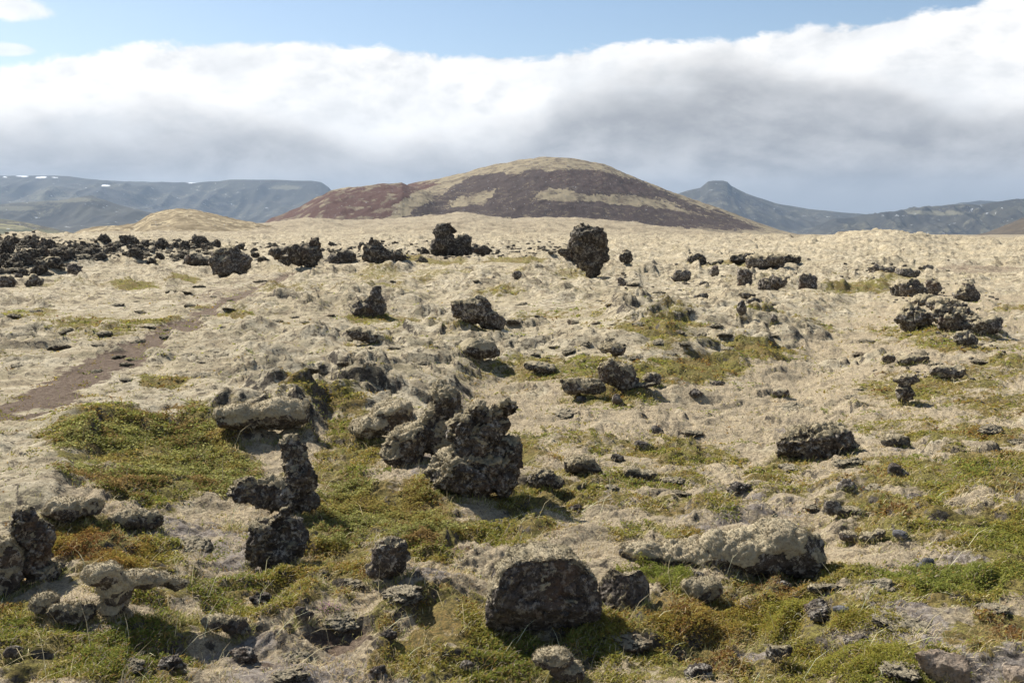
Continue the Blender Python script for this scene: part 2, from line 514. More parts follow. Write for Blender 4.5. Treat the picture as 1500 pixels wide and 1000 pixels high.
M_GROUND = mat_ground()
M_MOSS = mat_moss('woolly_moss', (.42, .355, .235), (.32, .27, .17), (.16, .13, .085))
M_MOSS_PALE = mat_moss('pale_moss', (.50, .425, .28), (.40, .335, .22), (.22, .175, .115))
M_LAVA = mat_rock('dark_lava', (.085, .070, .057), (.19, .158, .126), (.50, .45, .37), .9)
M_LAVA_FAR = mat_rock('far_lava', (.058, .049, .042), (.13, .112, .092), (.40, .36, .29), .75, .32, (.34, .29, .20), .45)
M_LAVA_MOSSY = mat_rock('mossy_lava', (.09, .078, .066), (.16, .14, .115), (.30, .27, .21), .6, .52, (.38, .325, .22), .8)
M_STONE_TAN = mat_rock('tan_stone', (.33, .25, .18), (.45, .36, .27), (.22, .19, .15), .4)
M_STONE_BLUE = mat_rock('blue_grey_stone', (.16, .155, .155), (.24, .235, .235), (.10, .10, .10), .3)
M_BOULDER = mat_rock('boulder_basalt', (.095, .078, .064), (.175, .145, .118), (.44, .39, .32), .65)
M_LEAF = mat_leaf('leaf')
M_STRAW = mat_leaf('straw', .25)

# ------------------------------------------------------------------ ground sheet
A_IN = math.radians(34)
az = np.concatenate([np.linspace(-math.pi, -A_IN, 130)[:-1], np.linspace(-A_IN, A_IN, 1000), np.linspace(A_IN, math.pi, 130)[1:]])
rr = [.25, .6, 1.0, 1.5, 2.0, 2.4, 2.7, 2.9]
while rr[-1] < 17000:
    r_ = rr[-1]
    q = .0021 * max(1, r_ / 4.5) ** .62
    if r_ > 1500: q = .05
    rr.append(r_ * (1 + min(q, .013 if r_ < 1500 else .05)))
rr = np.array(rr)
RR, AZ = np.meshgrid(rr, az, indexing='ij')
GX = (RR * np.sin(AZ)).ravel(); GY = (RR * np.cos(AZ)).ravel()
GM = macro_z(GX, GY)
CV = cover(GX, GY, GM)
GZ = GM + fine_z(GX, GY, CV)
NR, NC = RR.shape
gme = mesh_np('ground', np.stack([GX, GY, GZ], 1), grid_faces(NR, NC)[:, ::-1])
color_attr(gme, 'cover', np.stack(CV, 1))
ground = tag(link('ground', gme, M_GROUND), kind='structure')
print('ground', NR, NC)


# ------------------------------------------------------------------ rocks
def icosphere(sub=3):
    import bmesh
    bm = bmesh.new(); bmesh.ops.create_icosphere(bm, subdivisions=sub, radius=1)
    v = np.array([x.co[:] for x in bm.verts]); f = np.array([[w.index for w in q.verts] for q in bm.faces])
    bm.free()
    return v, f


ICO = icosphere(4)


def remesh(verts, faces, voxel):
    me = mesh_np('tmp', verts, faces)
    o = bpy.data.objects.new('tmp', me); COL.objects.link(o)
    md = o.modifiers.new('r', 'REMESH'); md.mode = 'VOXEL'; md.voxel_size = voxel
    dg = bpy.context.evaluated_depsgraph_get(); dg.update()
    ev = o.evaluated_get(dg)
    m2 = ev.to_mesh()
    n = len(m2.vertices); co = np.empty(n * 3, np.float32); m2.vertices.foreach_get('co', co)
    lt = np.empty(len(m2.polygons), np.int32); m2.polygons.foreach_get('loop_total', lt)
    li = np.empty(len(m2.loops), np.int32); m2.loops.foreach_get('vertex_index', li)
    assert (lt == 4).all()
    ev.to_mesh_clear(); bpy.data.objects.remove(o); bpy.data.meshes.remove(me)
    return co.reshape(-1, 3).astype(float), li.reshape(-1, 4)


def normals(v, f):
    n = np.cross(v[f[:, 2]] - v[f[:, 0]], v[f[:, 3]] - v[f[:, 1]])
    out = np.zeros_like(v)
    for k in range(4):
        np.add.at(out, f[:, k], n)
    return out / (np.linalg.norm(out, axis=1)[:, None] + 1e-12)


def rock_arrays(bl, voxel, seed, crag=1.0, block=0.0, smooth=False, facet=None, planes=()):
    if smooth: crag = max(crag, .72)
    """bl: list of (x, y, z, rx, ry, rz, tilt, power) in metres"""
    V, F = ICO
    vs, fs, k = [], [], 0
    for (x, y, z, rx, ry, rz, tilt, pw) in bl:
        v = V.copy()
        if pw != 1:
            v = np.sign(v) * np.abs(v) ** pw
        v = v * [rx, ry, rz]
        c, s = math.cos(tilt), math.sin(tilt)
        v = np.stack([v[:, 0] * c + v[:, 2] * s, v[:, 1], -v[:, 0] * s + v[:, 2] * c], 1) + [x, y, z]
        vs.append(v); fs.append(F + k); k += len(V)
    v0 = np.concatenate(vs); b0, b1 = v0.min(0), v0.max(0)
    v, f = remesh(v0, np.concatenate(fs), voxel)
    S = float(np.mean(sorted([max(b[3], b[5]) for b in bl])[-4:])) * 2
    q = v / S + seed * 3.1
    a = .135 * crag
    v = v + a * S * np.stack([perlin3(q * 1.7, 1), perlin3(q * 1.7, 2), perlin3(q * 1.7, 3) * .8], 1)
    v = v + a * .55 * S * np.stack([perlin3(q * 4.1, 4), perlin3(q * 4.1, 5), perlin3(q * 4.1, 6)], 1)
    rg = np.random.default_rng(int(seed * 100) % 9973)
    for _ in range(int(4 if facet is None else facet)):
        n_ = rg.normal(size=3) * [1, 1, .8]; n_ /= np.linalg.norm(n_)
        d_ = v @ n_; c_ = np.percentile(d_, rg.uniform(90, 97))
        v = v - n_ * (np.maximum(d_ - c_, 0) * .8)[:, None]
    for n_, pc in planes:
        n_ = np.array(n_, float); n_ /= np.linalg.norm(n_)
        d_ = v @ n_; c_ = np.percentile(d_, pc)
        v = v - n_ * (np.maximum(d_ - c_, 0) * .93)[:, None]
    nl = normals(v, f)
    q = v / S + seed * 3.1
    if not smooth:
        f1, f2, cid = worley3(q * (3.2 if block < .5 else 2.4) + .25 * np.stack([perlin3(q * 4, 7)] * 3, 1), seed)
        d = (cid - .5) * .15 * (.5 + block) - .06 * np.exp(-((f2 - f1) / .09) ** 2)
        f1, f2, cid = worley3(q * 7.5, seed + 2)
        d = d + (cid - .5) * .05 * (.5 + block) - .04 * np.exp(-((f2 - f1) / .10) ** 2)
        d = d + .085 * (.25 - np.abs(perlin3(q * 5.5, 8))) + .05 * (np.abs(perlin3(q * 11, 9)) - .25) + .04 * (.25 - np.abs(perlin3(q * 21, 11))) + .018 * perlin3(q * 40, 10)
    else:
        d = .10 * (np.abs(perlin3(q * 3.4, 8)) - .25) + .06 * (np.abs(perlin3(q * 11, 9)) - .25) + .010 * perlin3(q * 28, 10)
    v = v + nl * (d * S * crag)[:, None]
    c0, c1 = v.min(0), v.max(0)
    v = (v - c0) / (c1 - c0) * (b1 - b0) + b0
    return v, f, nl, S


def moss_arrays(v, f, nl, S, amt, thick, seed):
    n = normals(v, f)
    q = v / S + seed
    m = .65 * nl[:, 2] + .35 * n[:, 2] - .22 * nl[:, 0] + .42 * perlin3(q * 3.3, 21) + .25 * perlin3(q * 9, 22)
    m = sstep(.74 - amt, 1.0 - amt, m)
    keep = (m[f] > .01).all(1)
    f2 = f[keep]
    if len(f2) < 20:
        return None
    idx, inv = np.unique(f2, return_inverse=True)
    q = q[idx]
    lump = .7 + .6 * np.abs(perlin3(q * 8, 23)) + .25 * perlin3(q * 22, 24)
    vv = v[idx] + (nl[idx] * .6 + n[idx] * .4) * (m[idx] * thick * lump * S - .012 * S)[:, None]
    return vv, inv.reshape(-1, 4)


FOOT = []
LANDMARKS = []      # (name phrase, px, py) for labelling small stones
GROUPN = 'lava rocks standing in the moss'


def rock(label, base, bl, mat=None, moss=0.0, crag=1.0, block=0.0, smooth=False, cat='rock', name='lava_rock', mossmat=None,
         thick=.035, short=None, power=.9, sink=.3, depth=.8, group=None, child='moss_cap', facet=None, planes=(), knobs=None):
    bx, by = base
    x, y, z = cast(bx, by)
    D = math.hypot(y * cp - (z - CAM_H) * sp, 0)
    s = D / FPX
    lst = []
    for b in bl:
        px, py, rx, ry = b[:4]
        tilt = math.radians(b[4]) if len(b) > 4 else 0
        dy = (b[5] if len(b) > 5 else 0) * s
        pw = b[6] if len(b) > 6 else power
        lst.append(((px - bx) * s, dy, (by - py) * s, rx * s, max(rx, ry) * s * depth if rx < 2.2 * ry else rx * s * .62, ry * s, tilt, pw))
    seed = (hash_(label) % 997) / 7.0
    if knobs is None: knobs = 0 if smooth or mat is M_BOULDER else 6
    kr = random.Random(label)
    for _ in range(knobs):
        q_ = kr.choice(lst); a_ = kr.uniform(-.5, 3.6); e_ = kr.uniform(.65, .95); h_ = kr.uniform(.22, .42)
        w_ = min(q_[3], q_[5]) * h_
        X_ = q_[0] + math.cos(a_) * q_[3] * e_; Z_ = min(q_[2] + math.sin(a_) * q_[5] * e_, max(t_[2] + t_[5] for t_ in lst) - w_)
        lst.append((X_, q_[1] + kr.uniform(-.6, .2) * q_[4], Z_, w_ * kr.uniform(.7, 1.3), w_ * 1.2, w_ * kr.uniform(.8, 1.7), kr.uniform(-.7, .7), .8))
    vox = max(2.2 * s, .004)
    v, f, nl, S = rock_arrays(lst, vox, seed, crag, block, smooth, facet, planes)
    zl, zh = v[:, 2].min(), v[:, 2].max(); sk = sink * S * .3
    v[:, 2] = zl - sk + (v[:, 2] - zl) * (zh - zl + sk) / (zh - zl)
    if D < 26: FOOT.append((x, y, (v[:, 0].min() + v[:, 0].max()) / 2, (v[:, 0].max() - v[:, 0].min()) / 2, -v[:, 1].min(), -math.atan2(x, y), D))
    ang = -math.atan2(x, y)
    mat = mat or M_LAVA
    me = mesh_np(name, v, f)
    o = link(name, me, mat)
    o.location = (x, y + 0, z); o.rotation_euler = (0, 0, ang)
    tag(o, label, cat, group)
    if moss > 0:
        ma = moss_arrays(v, f, nl, S, moss, thick, seed)
        if ma:
            if D < 16:
                mv, mf = ma
                nf = min(9000, int(len(mf) * .9)); pick = RNG.choice(len(mf), nf)
                c0 = mv[mf[pick]].mean(1) + RNG.normal(0, .4 * vox, (nf, 3))
                nn = np.cross(mv[mf[pick, 2]] - mv[mf[pick, 0]], mv[mf[pick, 3]] - mv[mf[pick, 1]]); nn /= np.linalg.norm(nn, axis=1)[:, None] + 1e-9
                a_ = nn + RNG.normal(0, .6, (nf, 3)); a_ /= np.linalg.norm(a_, axis=1)[:, None]
                b_ = np.cross(a_, RNG.normal(size=(nf, 3))); b_ /= np.linalg.norm(b_, axis=1)[:, None] + 1e-9
                L_ = RNG.uniform(.6, 1.8, (nf, 1)) * max(.009, 1.6 * s); W_ = max(.0025, .6 * s)
                fv = np.stack([c0 - b_ * W_, c0 + b_ * W_, c0 + a_ * L_ + b_ * W_ * .3, c0 + a_ * L_ - b_ * W_ * .3], 1).reshape(-1, 3)
                ma = (np.concatenate([mv, fv]), np.concatenate([mf, np.arange(4 * nf).reshape(-1, 4) + len(mv)]))
            tag(link('moss', mesh_np('moss', *ma), mossmat or M_MOSS, o), kind='stuff')
    if short:
        LANDMARKS.append((short, bx, by))
    return o


def hash_(s):
    h = 0
    for ch in s: h = (h * 131 + ord(ch)) % 1000003
    return h


exec_rocks = True
# ---- foreground
rock('large dark boulder with a flat moss rim and a lichen shelf across its front', (795, 918),
     [(765, 862, 50, 50, 0, 0, .85), (825, 838, 34, 34, 0, 12, .75), (838, 892, 44, 24, 6, -4, .8), (738, 878, 26, 32, 14), (856, 868, 26, 14, 0, -14, .8), (785, 908, 48, 18), (790, 817, 50, 15, 3, 14, .8), (805, 868, 24, 12, 0, -40)],
     M_BOULDER, moss=.40, crag=.38, block=.1, facet=5, planes=[((.25, -1, .25), 66), ((.1, -.8, -.6), 74), ((.05, -.1, 1), 93), ((1, -.3, .05), 95)], short='the large flat-topped boulder', thick=.035, knobs=3, name='boulder')
rock('leaning slab of rock split off beside the large dark boulder', (915, 893),
     [(893, 868, 18, 30, 18, 0, .7), (925, 868, 26, 27, -10, 6, .65), (900, 885, 26, 14)], M_BOULDER, moss=.30, crag=.4, short='the leaning slab', planes=[((-.6, -1, .4), 65), ((.8, -.6, .3), 75)], name='boulder', thick=.02)
rock('long low slab wholly draped in pale moss with a dark undercut right end', (1110, 838),
     [(1145, 796, 55, 38, 4, 0, .85), (1085, 805, 66, 28, -6), (1020, 812, 60, 19, -4), (955, 818, 48, 15, 0), (1180, 812, 26, 26)],
     M_LAVA, moss=.80, crag=.5, smooth=True, facet=3, thick=.03, short='the long mossy slab', mossmat=M_MOSS_PALE, name='boulder')
rock('small rounded mossy stone below the left end of the long mossy slab', (1030, 880),
     [(1028, 864, 30, 15, 0, 0, .75)], M_LAVA, moss=.9, crag=.5, smooth=True, short='the rounded mossy stone')
# ---- centre outcrop
rock('biggest lava outcrop in the middle with a mossy left flank and ragged top', (700, 722),
     [(692, 692, 62, 32, 0, 0, .85), (702, 652, 42, 38, 8, 4, .85), (716, 618, 32, 30, 0, 6, .85), (738, 598, 18, 11, -10, 8), (706, 597, 20, 16, 0, 8), (655, 682, 38, 22, -28), (742, 680, 24, 40, 12), (753, 592, 9, 12)],
     moss=.50, crag=1.0, block=.3, short='the big central outcrop', thick=.035, name='lava_outcrop')
rock('lava spire with a mossy shoulder just behind the big central outcrop', (640, 672),
     [(652, 588, 24, 34, 8, 10), (640, 628, 28, 34, 0, 6), (600, 640, 42, 26, -25, 12), (585, 662, 28, 16, 0, 0), (655, 650, 30, 26)],
     moss=.62, crag=.85, thick=.04, short='the lava spire', name='lava_outcrop')
rock('low knob of lava at the right foot of the big central outcrop', (800, 718),
     [(795, 706, 22, 14), (812, 712, 16, 9)], moss=.35, short='the low knob')
# ---- left column
rock('twisted lava column with a green tuft on top and an arm reaching left', (430, 752),
     [(436, 655, 17, 20, 10), (444, 690, 25, 36, -8), (425, 722, 30, 24, 0, -5), (372, 712, 36, 18, 6), (400, 705, 26, 12, 0, 6), (450, 725, 20, 26)],
     moss=.30, crag=1.05, block=.3, short='the twisted lava column', name='lava_outcrop')
rock('squat craggy lava lump with two heads in front of the twisted column', (402, 832),
     [(384, 790, 24, 36, 0), (424, 783, 22, 34, -6, 6), (412, 764, 15, 22, 5, 10), (405, 808, 36, 24), (440, 800, 14, 20)],
     moss=.2, crag=1.05, block=.3, short='the two-headed lava lump', name='lava_outcrop')
rock('dark pitted stone half buried under the leafy shrub', (570, 846),
     [(572, 810, 26, 30, 6, 0, .75), (555, 828, 20, 14)], moss=.15, crag=.8, short='the half-buried dark stone')
# ---- left edge
rock('knobbly black lava tower at the left edge beside a moss mound', (48, 852),
     [(40, 762, 20, 28, -8), (55, 785, 24, 34, 4), (35, 815, 28, 28), (65, 838, 30, 16, 0, -6)],
     moss=.3, crag=1.0, block=.2, short='the knobbly lava tower', name='lava_outcrop')
rock('rounded moss mound cut by the left edge beside the knobbly tower', (4, 858),
     [(5, 802, 30, 26), (-8, 835, 38, 28), (-30, 850, 50, 30)], moss=.7, crag=.6, smooth=True, cat='moss mound', name='moss_mound', child='moss')
rock('pale mossy stump whose long ridge points right', (165, 900),
     [(152, 838, 28, 14, -5), (168, 862, 24, 28), (165, 886, 22, 14), (208, 855, 38, 11, 6, 6), (250, 866, 26, 8, 14, 6)],
     moss=.98, crag=.6, smooth=True, short='the pale mossy stump', mossmat=M_MOSS_PALE, name='mossy_rock')
rock('small mossy lump left of two below the knobbly tower', (66, 898), [(66, 882, 21, 15)], moss=.8, crag=.7, name='mossy_rock', short='the small mossy lump')
rock('lichen-crusted stone between the mossy lump and the pale stump', (115, 912), [(112, 897, 30, 14, 4), (92, 890, 18, 10)], moss=.45, crag=.9, name='mossy_rock', short='the lichen-crusted stone')
rock('flat-topped stone at the end of a green strip left of bottom centre', (338, 930),
     [(322, 907, 26, 9, 8), (342, 914, 18, 14), (352, 924, 16, 9)], M_BOULDER, moss=.45, crag=.8, short='the flat-topped stone')
rock('small violet-grey stone near the bottom left corner', (20, 962), [(20, 954, 14, 9)], crag=.8)
# ---- right middle
rock('broad craggy boulder dusted with moss standing alone in the hollow', (1195, 672),
     [(1166, 645, 28, 22, 0), (1212, 640, 36, 22, 5), (1192, 655, 52, 16), (1238, 652, 18, 16, 10), (1155, 658, 18, 14)],
     moss=.48, crag=1.0, thick=.02, short='the lone craggy boulder', name='lava_outcrop')
rock('small grey mossy stone in grass right of the lone craggy boulder', (1312, 654), [(1308, 644, 18, 10), (1322, 645, 10, 8)], M_LAVA_MOSSY, moss=.5, crag=.9, short='the small grey mossy stone')
rock('upright dark knob with a flat cap in the right meadow', (1323, 590), [(1323, 574, 12, 16), (1326, 554, 19, 7)], moss=.35, crag=.9, short='the upright dark knob')
rock('grey lava hump at the far side of the right green meadow', (1386, 553), [(1384, 543, 22, 10, 4), (1398, 540, 14, 7)], moss=.4, crag=.9, short='the grey lava hump')
rock('left one of two low grey lumps behind the right meadow', (1301, 533), [(1301, 527, 10, 6)], moss=.35)
rock('right one of two low grey lumps behind the right meadow', (1332, 534), [(1328, 529, 14, 7), (1345, 526, 14, 5)], moss=.4)
rock('dark pyramid-shaped stone on pale moss below the lone craggy boulder', (1240, 716), [(1240, 708, 16, 11, 0), (1238, 700, 7, 7)], crag=.6, block=.3, short='the dark pyramid stone')
rock('ragged dark lump in grass right of the pyramid-shaped stone', (1318, 699), [(1310, 689, 10, 10), (1322, 695, 12, 6, 15)], crag=1.1, short='the ragged dark lump')
rock('round-headed grey stone above the long mossy slab', (1228, 757), [(1219, 742, 13, 12), (1243, 748, 20, 8)], moss=.35, crag=.9, short='the round-headed grey stone')
rock('small black wedge stone in grass right of the round-headed stone', (1342, 733), [(1340, 728, 12, 6)], crag=.8)
rock('grey pitted stone in a low row right of the mossy slab', (1246, 795), [(1243, 787, 14, 8)], crag=1, moss=.2)
rock('pale lichen stone touching the pitted one in the low row', (1272, 795), [(1272, 788, 14, 8), (1287, 781, 9, 7)], crag=1, moss=.3)
rock('flat blue-grey stone in straw at the end of the low row', (1319, 792), [(1319, 787, 12, 6, 10)], M_STONE_BLUE, crag=.5)
rock('smooth blue-grey stone with a pointed top on dry grass', (1357, 831), [(1358, 822, 9, 9, 30), (1352, 826, 10, 5)], M_STONE_BLUE, crag=.4, short='the pointed blue-grey stone', smooth=True)
rock('pale tan angular stone at the bottom right', (1382, 998), [(1378, 970, 37, 15, 4, 0, .45), (1390, 980, 27, 20, -12, 0, .5)], M_STONE_TAN, crag=.35, smooth=True, short='the tan angular stone', name='stone')
rock('reddish corner stone right of the tan angular one', (1490, 1000), [(1492, 986, 22, 12, 0, 0, .5)], M_STONE_TAN, crag=.35, smooth=True, name='stone')
rock('pale lichen-capped stone at the bottom below the large boulder', (818, 992), [(810, 965, 30, 14, -6), (832, 983, 26, 13)], M_LAVA, moss=.62, crag=.7, short='the lichen-capped stone')
rock('small black stone with a rusty spot in the bottom grass', (683, 982), [(683, 975, 11, 9)], crag=.8)
rock('rusty brown lump beside the pink flowers', (447, 908), [(446, 901, 12, 8), (440, 893, 8, 6)], M_STONE_TAN if 0 else M_LAVA, crag=1, short='the rusty lump')
rock('little black stone left of the rusty brown lump', (423, 922), [(423, 917, 7, 6)], crag=.8)
rock('small dark stone at the head of the bare soil patch', (485, 918), [(484, 914, 13, 5)], crag=.8)
rock('grey broken stone among lichen at the bottom right of centre', (1133, 968), [(1133, 956, 12, 12), (1150, 950, 10, 8)], crag=.9, moss=.25)
rock('whitish pitted stone in the green mat right of the rounded mossy stone', (1196, 872), [(1196, 863, 13, 7)], crag=.9, moss=.3)
rock('flat slate-grey stone in the green mat at lower right', (1233, 894), [(1233, 890, 13, 5)], M_STONE_BLUE, crag=.5)
rock('mossy hump with a dark hollow left of two in the dry hollow', (852, 692), [(850, 678, 24, 13), (868, 685, 14, 8)], M_LAVA_MOSSY, moss=.6, crag=.8, short='the mossy hump in the dry hollow', name='mossy_rock')
rock('low mossy hump right of two in the dry hollow', (935, 702), [(925, 692, 14, 9), (945, 693, 18, 6)], M_LAVA_MOSSY, moss=.6, crag=.8, name='mossy_rock')
rock('small dark stone on dry moss between central outcrop and lone boulder', (942, 656), [(942, 652, 14, 5, 12)], crag=.9)
rock('small dark stone beside a tuft left of the lone craggy boulder', (1143, 583), [(1143, 577, 13, 7)], crag=1, moss=.2)
# ---- moss overhangs and mossy lumps along the plateau edge
MM = dict(cat='moss mound', name='moss_mound', smooth=True, mossmat=M_MOSS_PALE, child='moss')
rock('long moss bank overhanging a black hollow left of centre', (385, 630), [(350, 606, 34, 20), (400, 604, 42, 22), (435, 605, 18, 14)], moss=.85, crag=.5, short='the overhanging moss bank', **MM)
rock('moss bank with a dark lip right of the left-edge tower', (112, 762), [(100, 744, 34, 16), (132, 746, 20, 14)], moss=.75, crag=.5, **MM)
rock('half-shaded mossy lump below the leafy green mat on the left', (205, 775), [(192, 758, 34, 13), (215, 762, 24, 13)], moss=.6, crag=.8, name='mossy_rock', cat='rock')
rock('rounded moss shoulder left of the lava spire', (560, 640), [(545, 618, 34, 16, -10), (575, 600, 30, 16)], moss=.9, crag=.5, **MM)
rock('dark-bellied moss dome on the slope above the big central outcrop', (702, 530), [(700, 513, 30, 14), (715, 520, 18, 8)], moss=.7, crag=.7, name='mossy_rock', short='the dark-bellied moss dome')
rock('low mossy ledge right of the dark-bellied moss dome', (797, 548), [(792, 538, 26, 8, 10)], moss=.6, crag=.7, name='mossy_rock')
rock('mossy crest with a dark gap at the brow of the middle slope', (905, 578), [(897, 545, 24, 18), (918, 552, 18, 20), (895, 512, 22, 9, 6, 30)], moss=.6, crag=.8, name='mossy_rock', short='the mossy crest')
rock('craggy mossy lump left of the mossy crest', (850, 580), [(838, 566, 18, 12), (866, 566, 22, 11)], moss=.55, crag=.95, name='mossy_rock')
rock('small dark lump below the mossy crest', (903, 592), [(903, 583, 7, 8)], crag=.9)
rock('weathered mossy lump right of the mossy crest', (955, 565), [(955, 553, 14, 10)], moss=.5, crag=.9, name='mossy_rock')
# ---- middle distance
rock('dark lava block with an upright thumb left of the middle', (543, 465), [(540, 452, 27, 12), (552, 432, 9, 14), (548, 443, 14, 12)], moss=.18, crag=1, block=.3, short='the thumb-shaped lava block')
rock('black lava mass leaning on a moss hump at the middle of the slope', (705, 484), [(698, 455, 24, 19, -12), (722, 470, 22, 14, 20), (676, 452, 16, 14)], moss=.38, crag=.9, short='the black leaning mass')
rock('flat mossy lava lump below the thumb-shaped block', (538, 500), [(528, 484, 22, 9, 12), (552, 493, 22, 8, 15)], moss=.45, crag=.9)
rock('two-tiered black lava block on pale moss left of the path end', (338, 406), [(337, 388, 30, 17), (333, 372, 17, 15), (348, 378, 18, 14)], M_LAVA, moss=.12, crag=1, block=.4, short='the two-tiered black block')
rock('squared dark block left of the two-tiered black block', (291, 389), [(288, 379, 18, 10), (300, 382, 12, 7)], M_LAVA_FAR, crag=1, block=.5)
rock('dark wedge of lava with a raised right end', (452, 392), [(448, 375, 26, 14, 10), (463, 360, 9, 11), (430, 382, 20, 9)], M_LAVA_FAR, crag=1, block=.5, short='the dark lava wedge')
rock('rough grey block tucked behind the dark lava wedge', (415, 386), [(412, 373, 18, 10, 10)], M_LAVA_FAR, crag=1, block=.5)
rock('ragged dark block right of the dark lava wedge', (500, 386), [(492, 378, 14, 9), (508, 374, 12, 11)], M_LAVA_FAR, crag=1.1, block=.5)
rock('hunched black block with a small head left of the pinnacled outcrop', (558, 385), [(550, 372, 20, 13), (549, 359, 9, 10), (575, 376, 13, 8), (592, 378, 8, 6)], M_LAVA_FAR, crag=1, block=.4, short='the hunched black block')
rock('pinnacled black outcrop on the ridge before the crater hill', (660, 373), [(648, 340, 13, 17), (658, 330, 8, 8), (648, 357, 18, 15), (672, 357, 20, 14), (682, 354, 12, 9), (640, 362, 10, 8)], M_LAVA_FAR, crag=1.1, block=.5, short='the pinnacled black outcrop', name='lava_outcrop')
rock('low black block at the right foot of the pinnacled outcrop', (708, 375), [(705, 367, 14, 8), (692, 366, 10, 6)], M_LAVA_FAR, crag=1, block=.5)
rock('tallest black lava pillar, narrow at its foot, on the open moss plain', (872, 408), [(858, 355, 22, 24), (850, 342, 14, 12), (880, 358, 13, 26), (868, 378, 24, 18), (874, 394, 13, 12), (842, 368, 12, 12)], M_LAVA_FAR, crag=.85, block=.8, short='the tall black pillar', name='lava_outcrop')
rock('low mossy rubble shelf at the left foot of the tall black pillar', (845, 388), [(845, 380, 18, 7), (828, 372, 12, 7)], M_LAVA_FAR, moss=.3, crag=1, short='the rubble shelf')
mid = [
    ('dark chunk right of the tall black pillar', 917, 398, 11, 8), ('small pointed stone below right of the tall black pillar', 911, 417, 8, 7),
    ('small upright stone between the pinnacled outcrop and the pillar', 758, 409, 8, 6),
    ('jagged dark block at the left end of the far right rock line', 1020, 391, 15, 8), ('small dark block in the far right rock line', 1049, 388, 9, 4),
    ('long jagged rock at the middle of the far right rock line', 1092, 388, 26, 8), ('mossy jagged mass in front of the long jagged rock', 1118, 396, 28, 10),
    ('jagged rock with a finger at the right end of that line', 1150, 386, 24, 7), ('black sloping block below the far right rock line', 1131, 421, 22, 11),
    ('rounded black block standing apart on pale moss at right', 1183, 419, 17, 14), ('grey broken block left of the far right rock line', 999, 412, 14, 9),
    ('small square block below the left end of the rock line', 1046, 408, 7, 7), ('craggy dark block above a column of small stones', 1091, 418, 13, 12),
    ('mossy flat block second in the column of small stones', 1092, 430, 13, 6), ('squared dark block third in the column of small stones', 1103, 449, 13, 10),
    ('pointed dark stone last in the column of small stones', 1085, 461, 8, 9), ('small split stone right of the column of small stones', 1133, 476, 6, 8),
    ('broken flat stone on moss left of the column of small stones', 1026, 443, 13, 6), ('low scattered stone below the grey broken block', 1031, 418, 9, 5),
    ('dark ridge block at the left of the right skyline row', 1294, 406, 22, 8), ('dark ridge block in the middle of the right skyline row', 1328, 403, 20, 9),
    ('small ridge block at the right of the right skyline row', 1356, 401, 12, 6), ('low grey block left of the right skyline row', 1268, 412, 13, 6),
    ('mossy block at the top left of the right lava heap', 1334, 437, 22, 12), ('small mossy knob at the top of the right lava heap', 1368, 432, 10, 9),
    ('flat mossy block inside the right lava heap', 1352, 452, 20, 9), ('grey peaked block at the top right of the right lava heap', 1412, 443, 16, 11),
    ('broad mossy block in the heart of the right lava heap', 1390, 462, 26, 12), ('lichen-grey block at the left foot of the right lava heap', 1338, 484, 26, 15),
    ('rough grey block at the centre foot of the right lava heap', 1396, 484, 28, 15), ('tilted block near the right end of the right lava heap', 1437, 492, 24, 12),
    ('dark end block at the lower right of the right lava heap', 1414, 508, 16, 9), ('small separate stone right of the right lava heap', 1455, 482, 12, 7),
    ('dark stub left edge among pale moss below the lava jumble', 12, 420, 15, 9), ('grey mossy block right of the dark left-edge stub', 52, 419, 15, 8),
    ('brown peaked stone alone on pale moss at far left', 110, 407, 11, 9), ('dark flat stone under the lava jumble at far left', 78, 398, 16, 7),
    ('small grey stone right of the lone ragged one far left', 28, 408, 7, 4),
]
for lb, px, py, a, b in mid:
    r_ = random.Random(lb)
    far = py < 400
    k_ = 1.35 if 'heap' in lb else (1.2 if far or 'line' in lb or 'row' in lb else 1.05)
    a *= k_; b *= k_ * 1.05
    bl = [(px, py - b * .8, a * .8, b * .85, r_.uniform(-12, 12))]
    bl.append((px + r_.uniform(-.5, .5) * a, py - b * r_.uniform(.9, 1.5), a * .45, b * .6))
    bl.append((px + r_.uniform(-.6, .6) * a, py - b * .5, a * .5, b * .5))
    mossy = 'mossy' in lb or 'heap' in lb
    rock(lb, (px, py), bl, M_LAVA_FAR if far and not mossy else M_LAVA, moss=.42 if mossy else .15, crag=1.1, block=.5, thick=.03,
         short=None, name='lava_rock')
LANDMARKS += [('the right lava heap', 1390, 470), ('the far right rock line', 1100, 390), ('the right skyline row', 1320, 400)]

# ---- scattered stones: prototypes copied in a loop
PROTO = []
for k in range(9):
    r_ = random.Random(k + 50)
    bl = [(0, 0, .25, .8, .7, .55, r_.uniform(-.3, .3), .85), (r_.uniform(-.5, .5), r_.uniform(-.3, .3), .5, .5, .45, .45, 0, .85), (r_.uniform(-.6, .6), r_.uniform(-.4, .4), .15, .55, .5, .35, 0, .9)]
    v, f, nl, S = rock_arrays(bl, .05, 20 + k, 1.1, .5)
    me = mesh_np('lava_stone', v, f)
    PROTO.append(me)


def proto_with(me, mat):
    m = me.copy(); m.materials.clear(); m.materials.append(mat); return m


P_FAR = [proto_with(m, M_LAVA_FAR) for m in PROTO]
PM = []
for k in range(7):
    r_ = random.Random(k + 90)
    bl = [(0, 0, .05, 1, .8, .55, 0, 1), (r_.uniform(-.7, .7), r_.uniform(-.4, .4), .05, .6, .6, .4, 0, 1), (r_.uniform(-.8, .8), r_.uniform(-.5, .5), 0, .5, .6, .45, 0, .9)]
    v, f, nl, S = rock_arrays(bl, .045, 60 + k, 1.15, .25)
    PM.append(mesh_np('mossy_lump', v, f))
P_MOSSY = [proto_with(m, M_LAVA_MOSSY) for m in PM]
P_DARK = [proto_with(m, M_LAVA) for m in PROTO]
used = {}


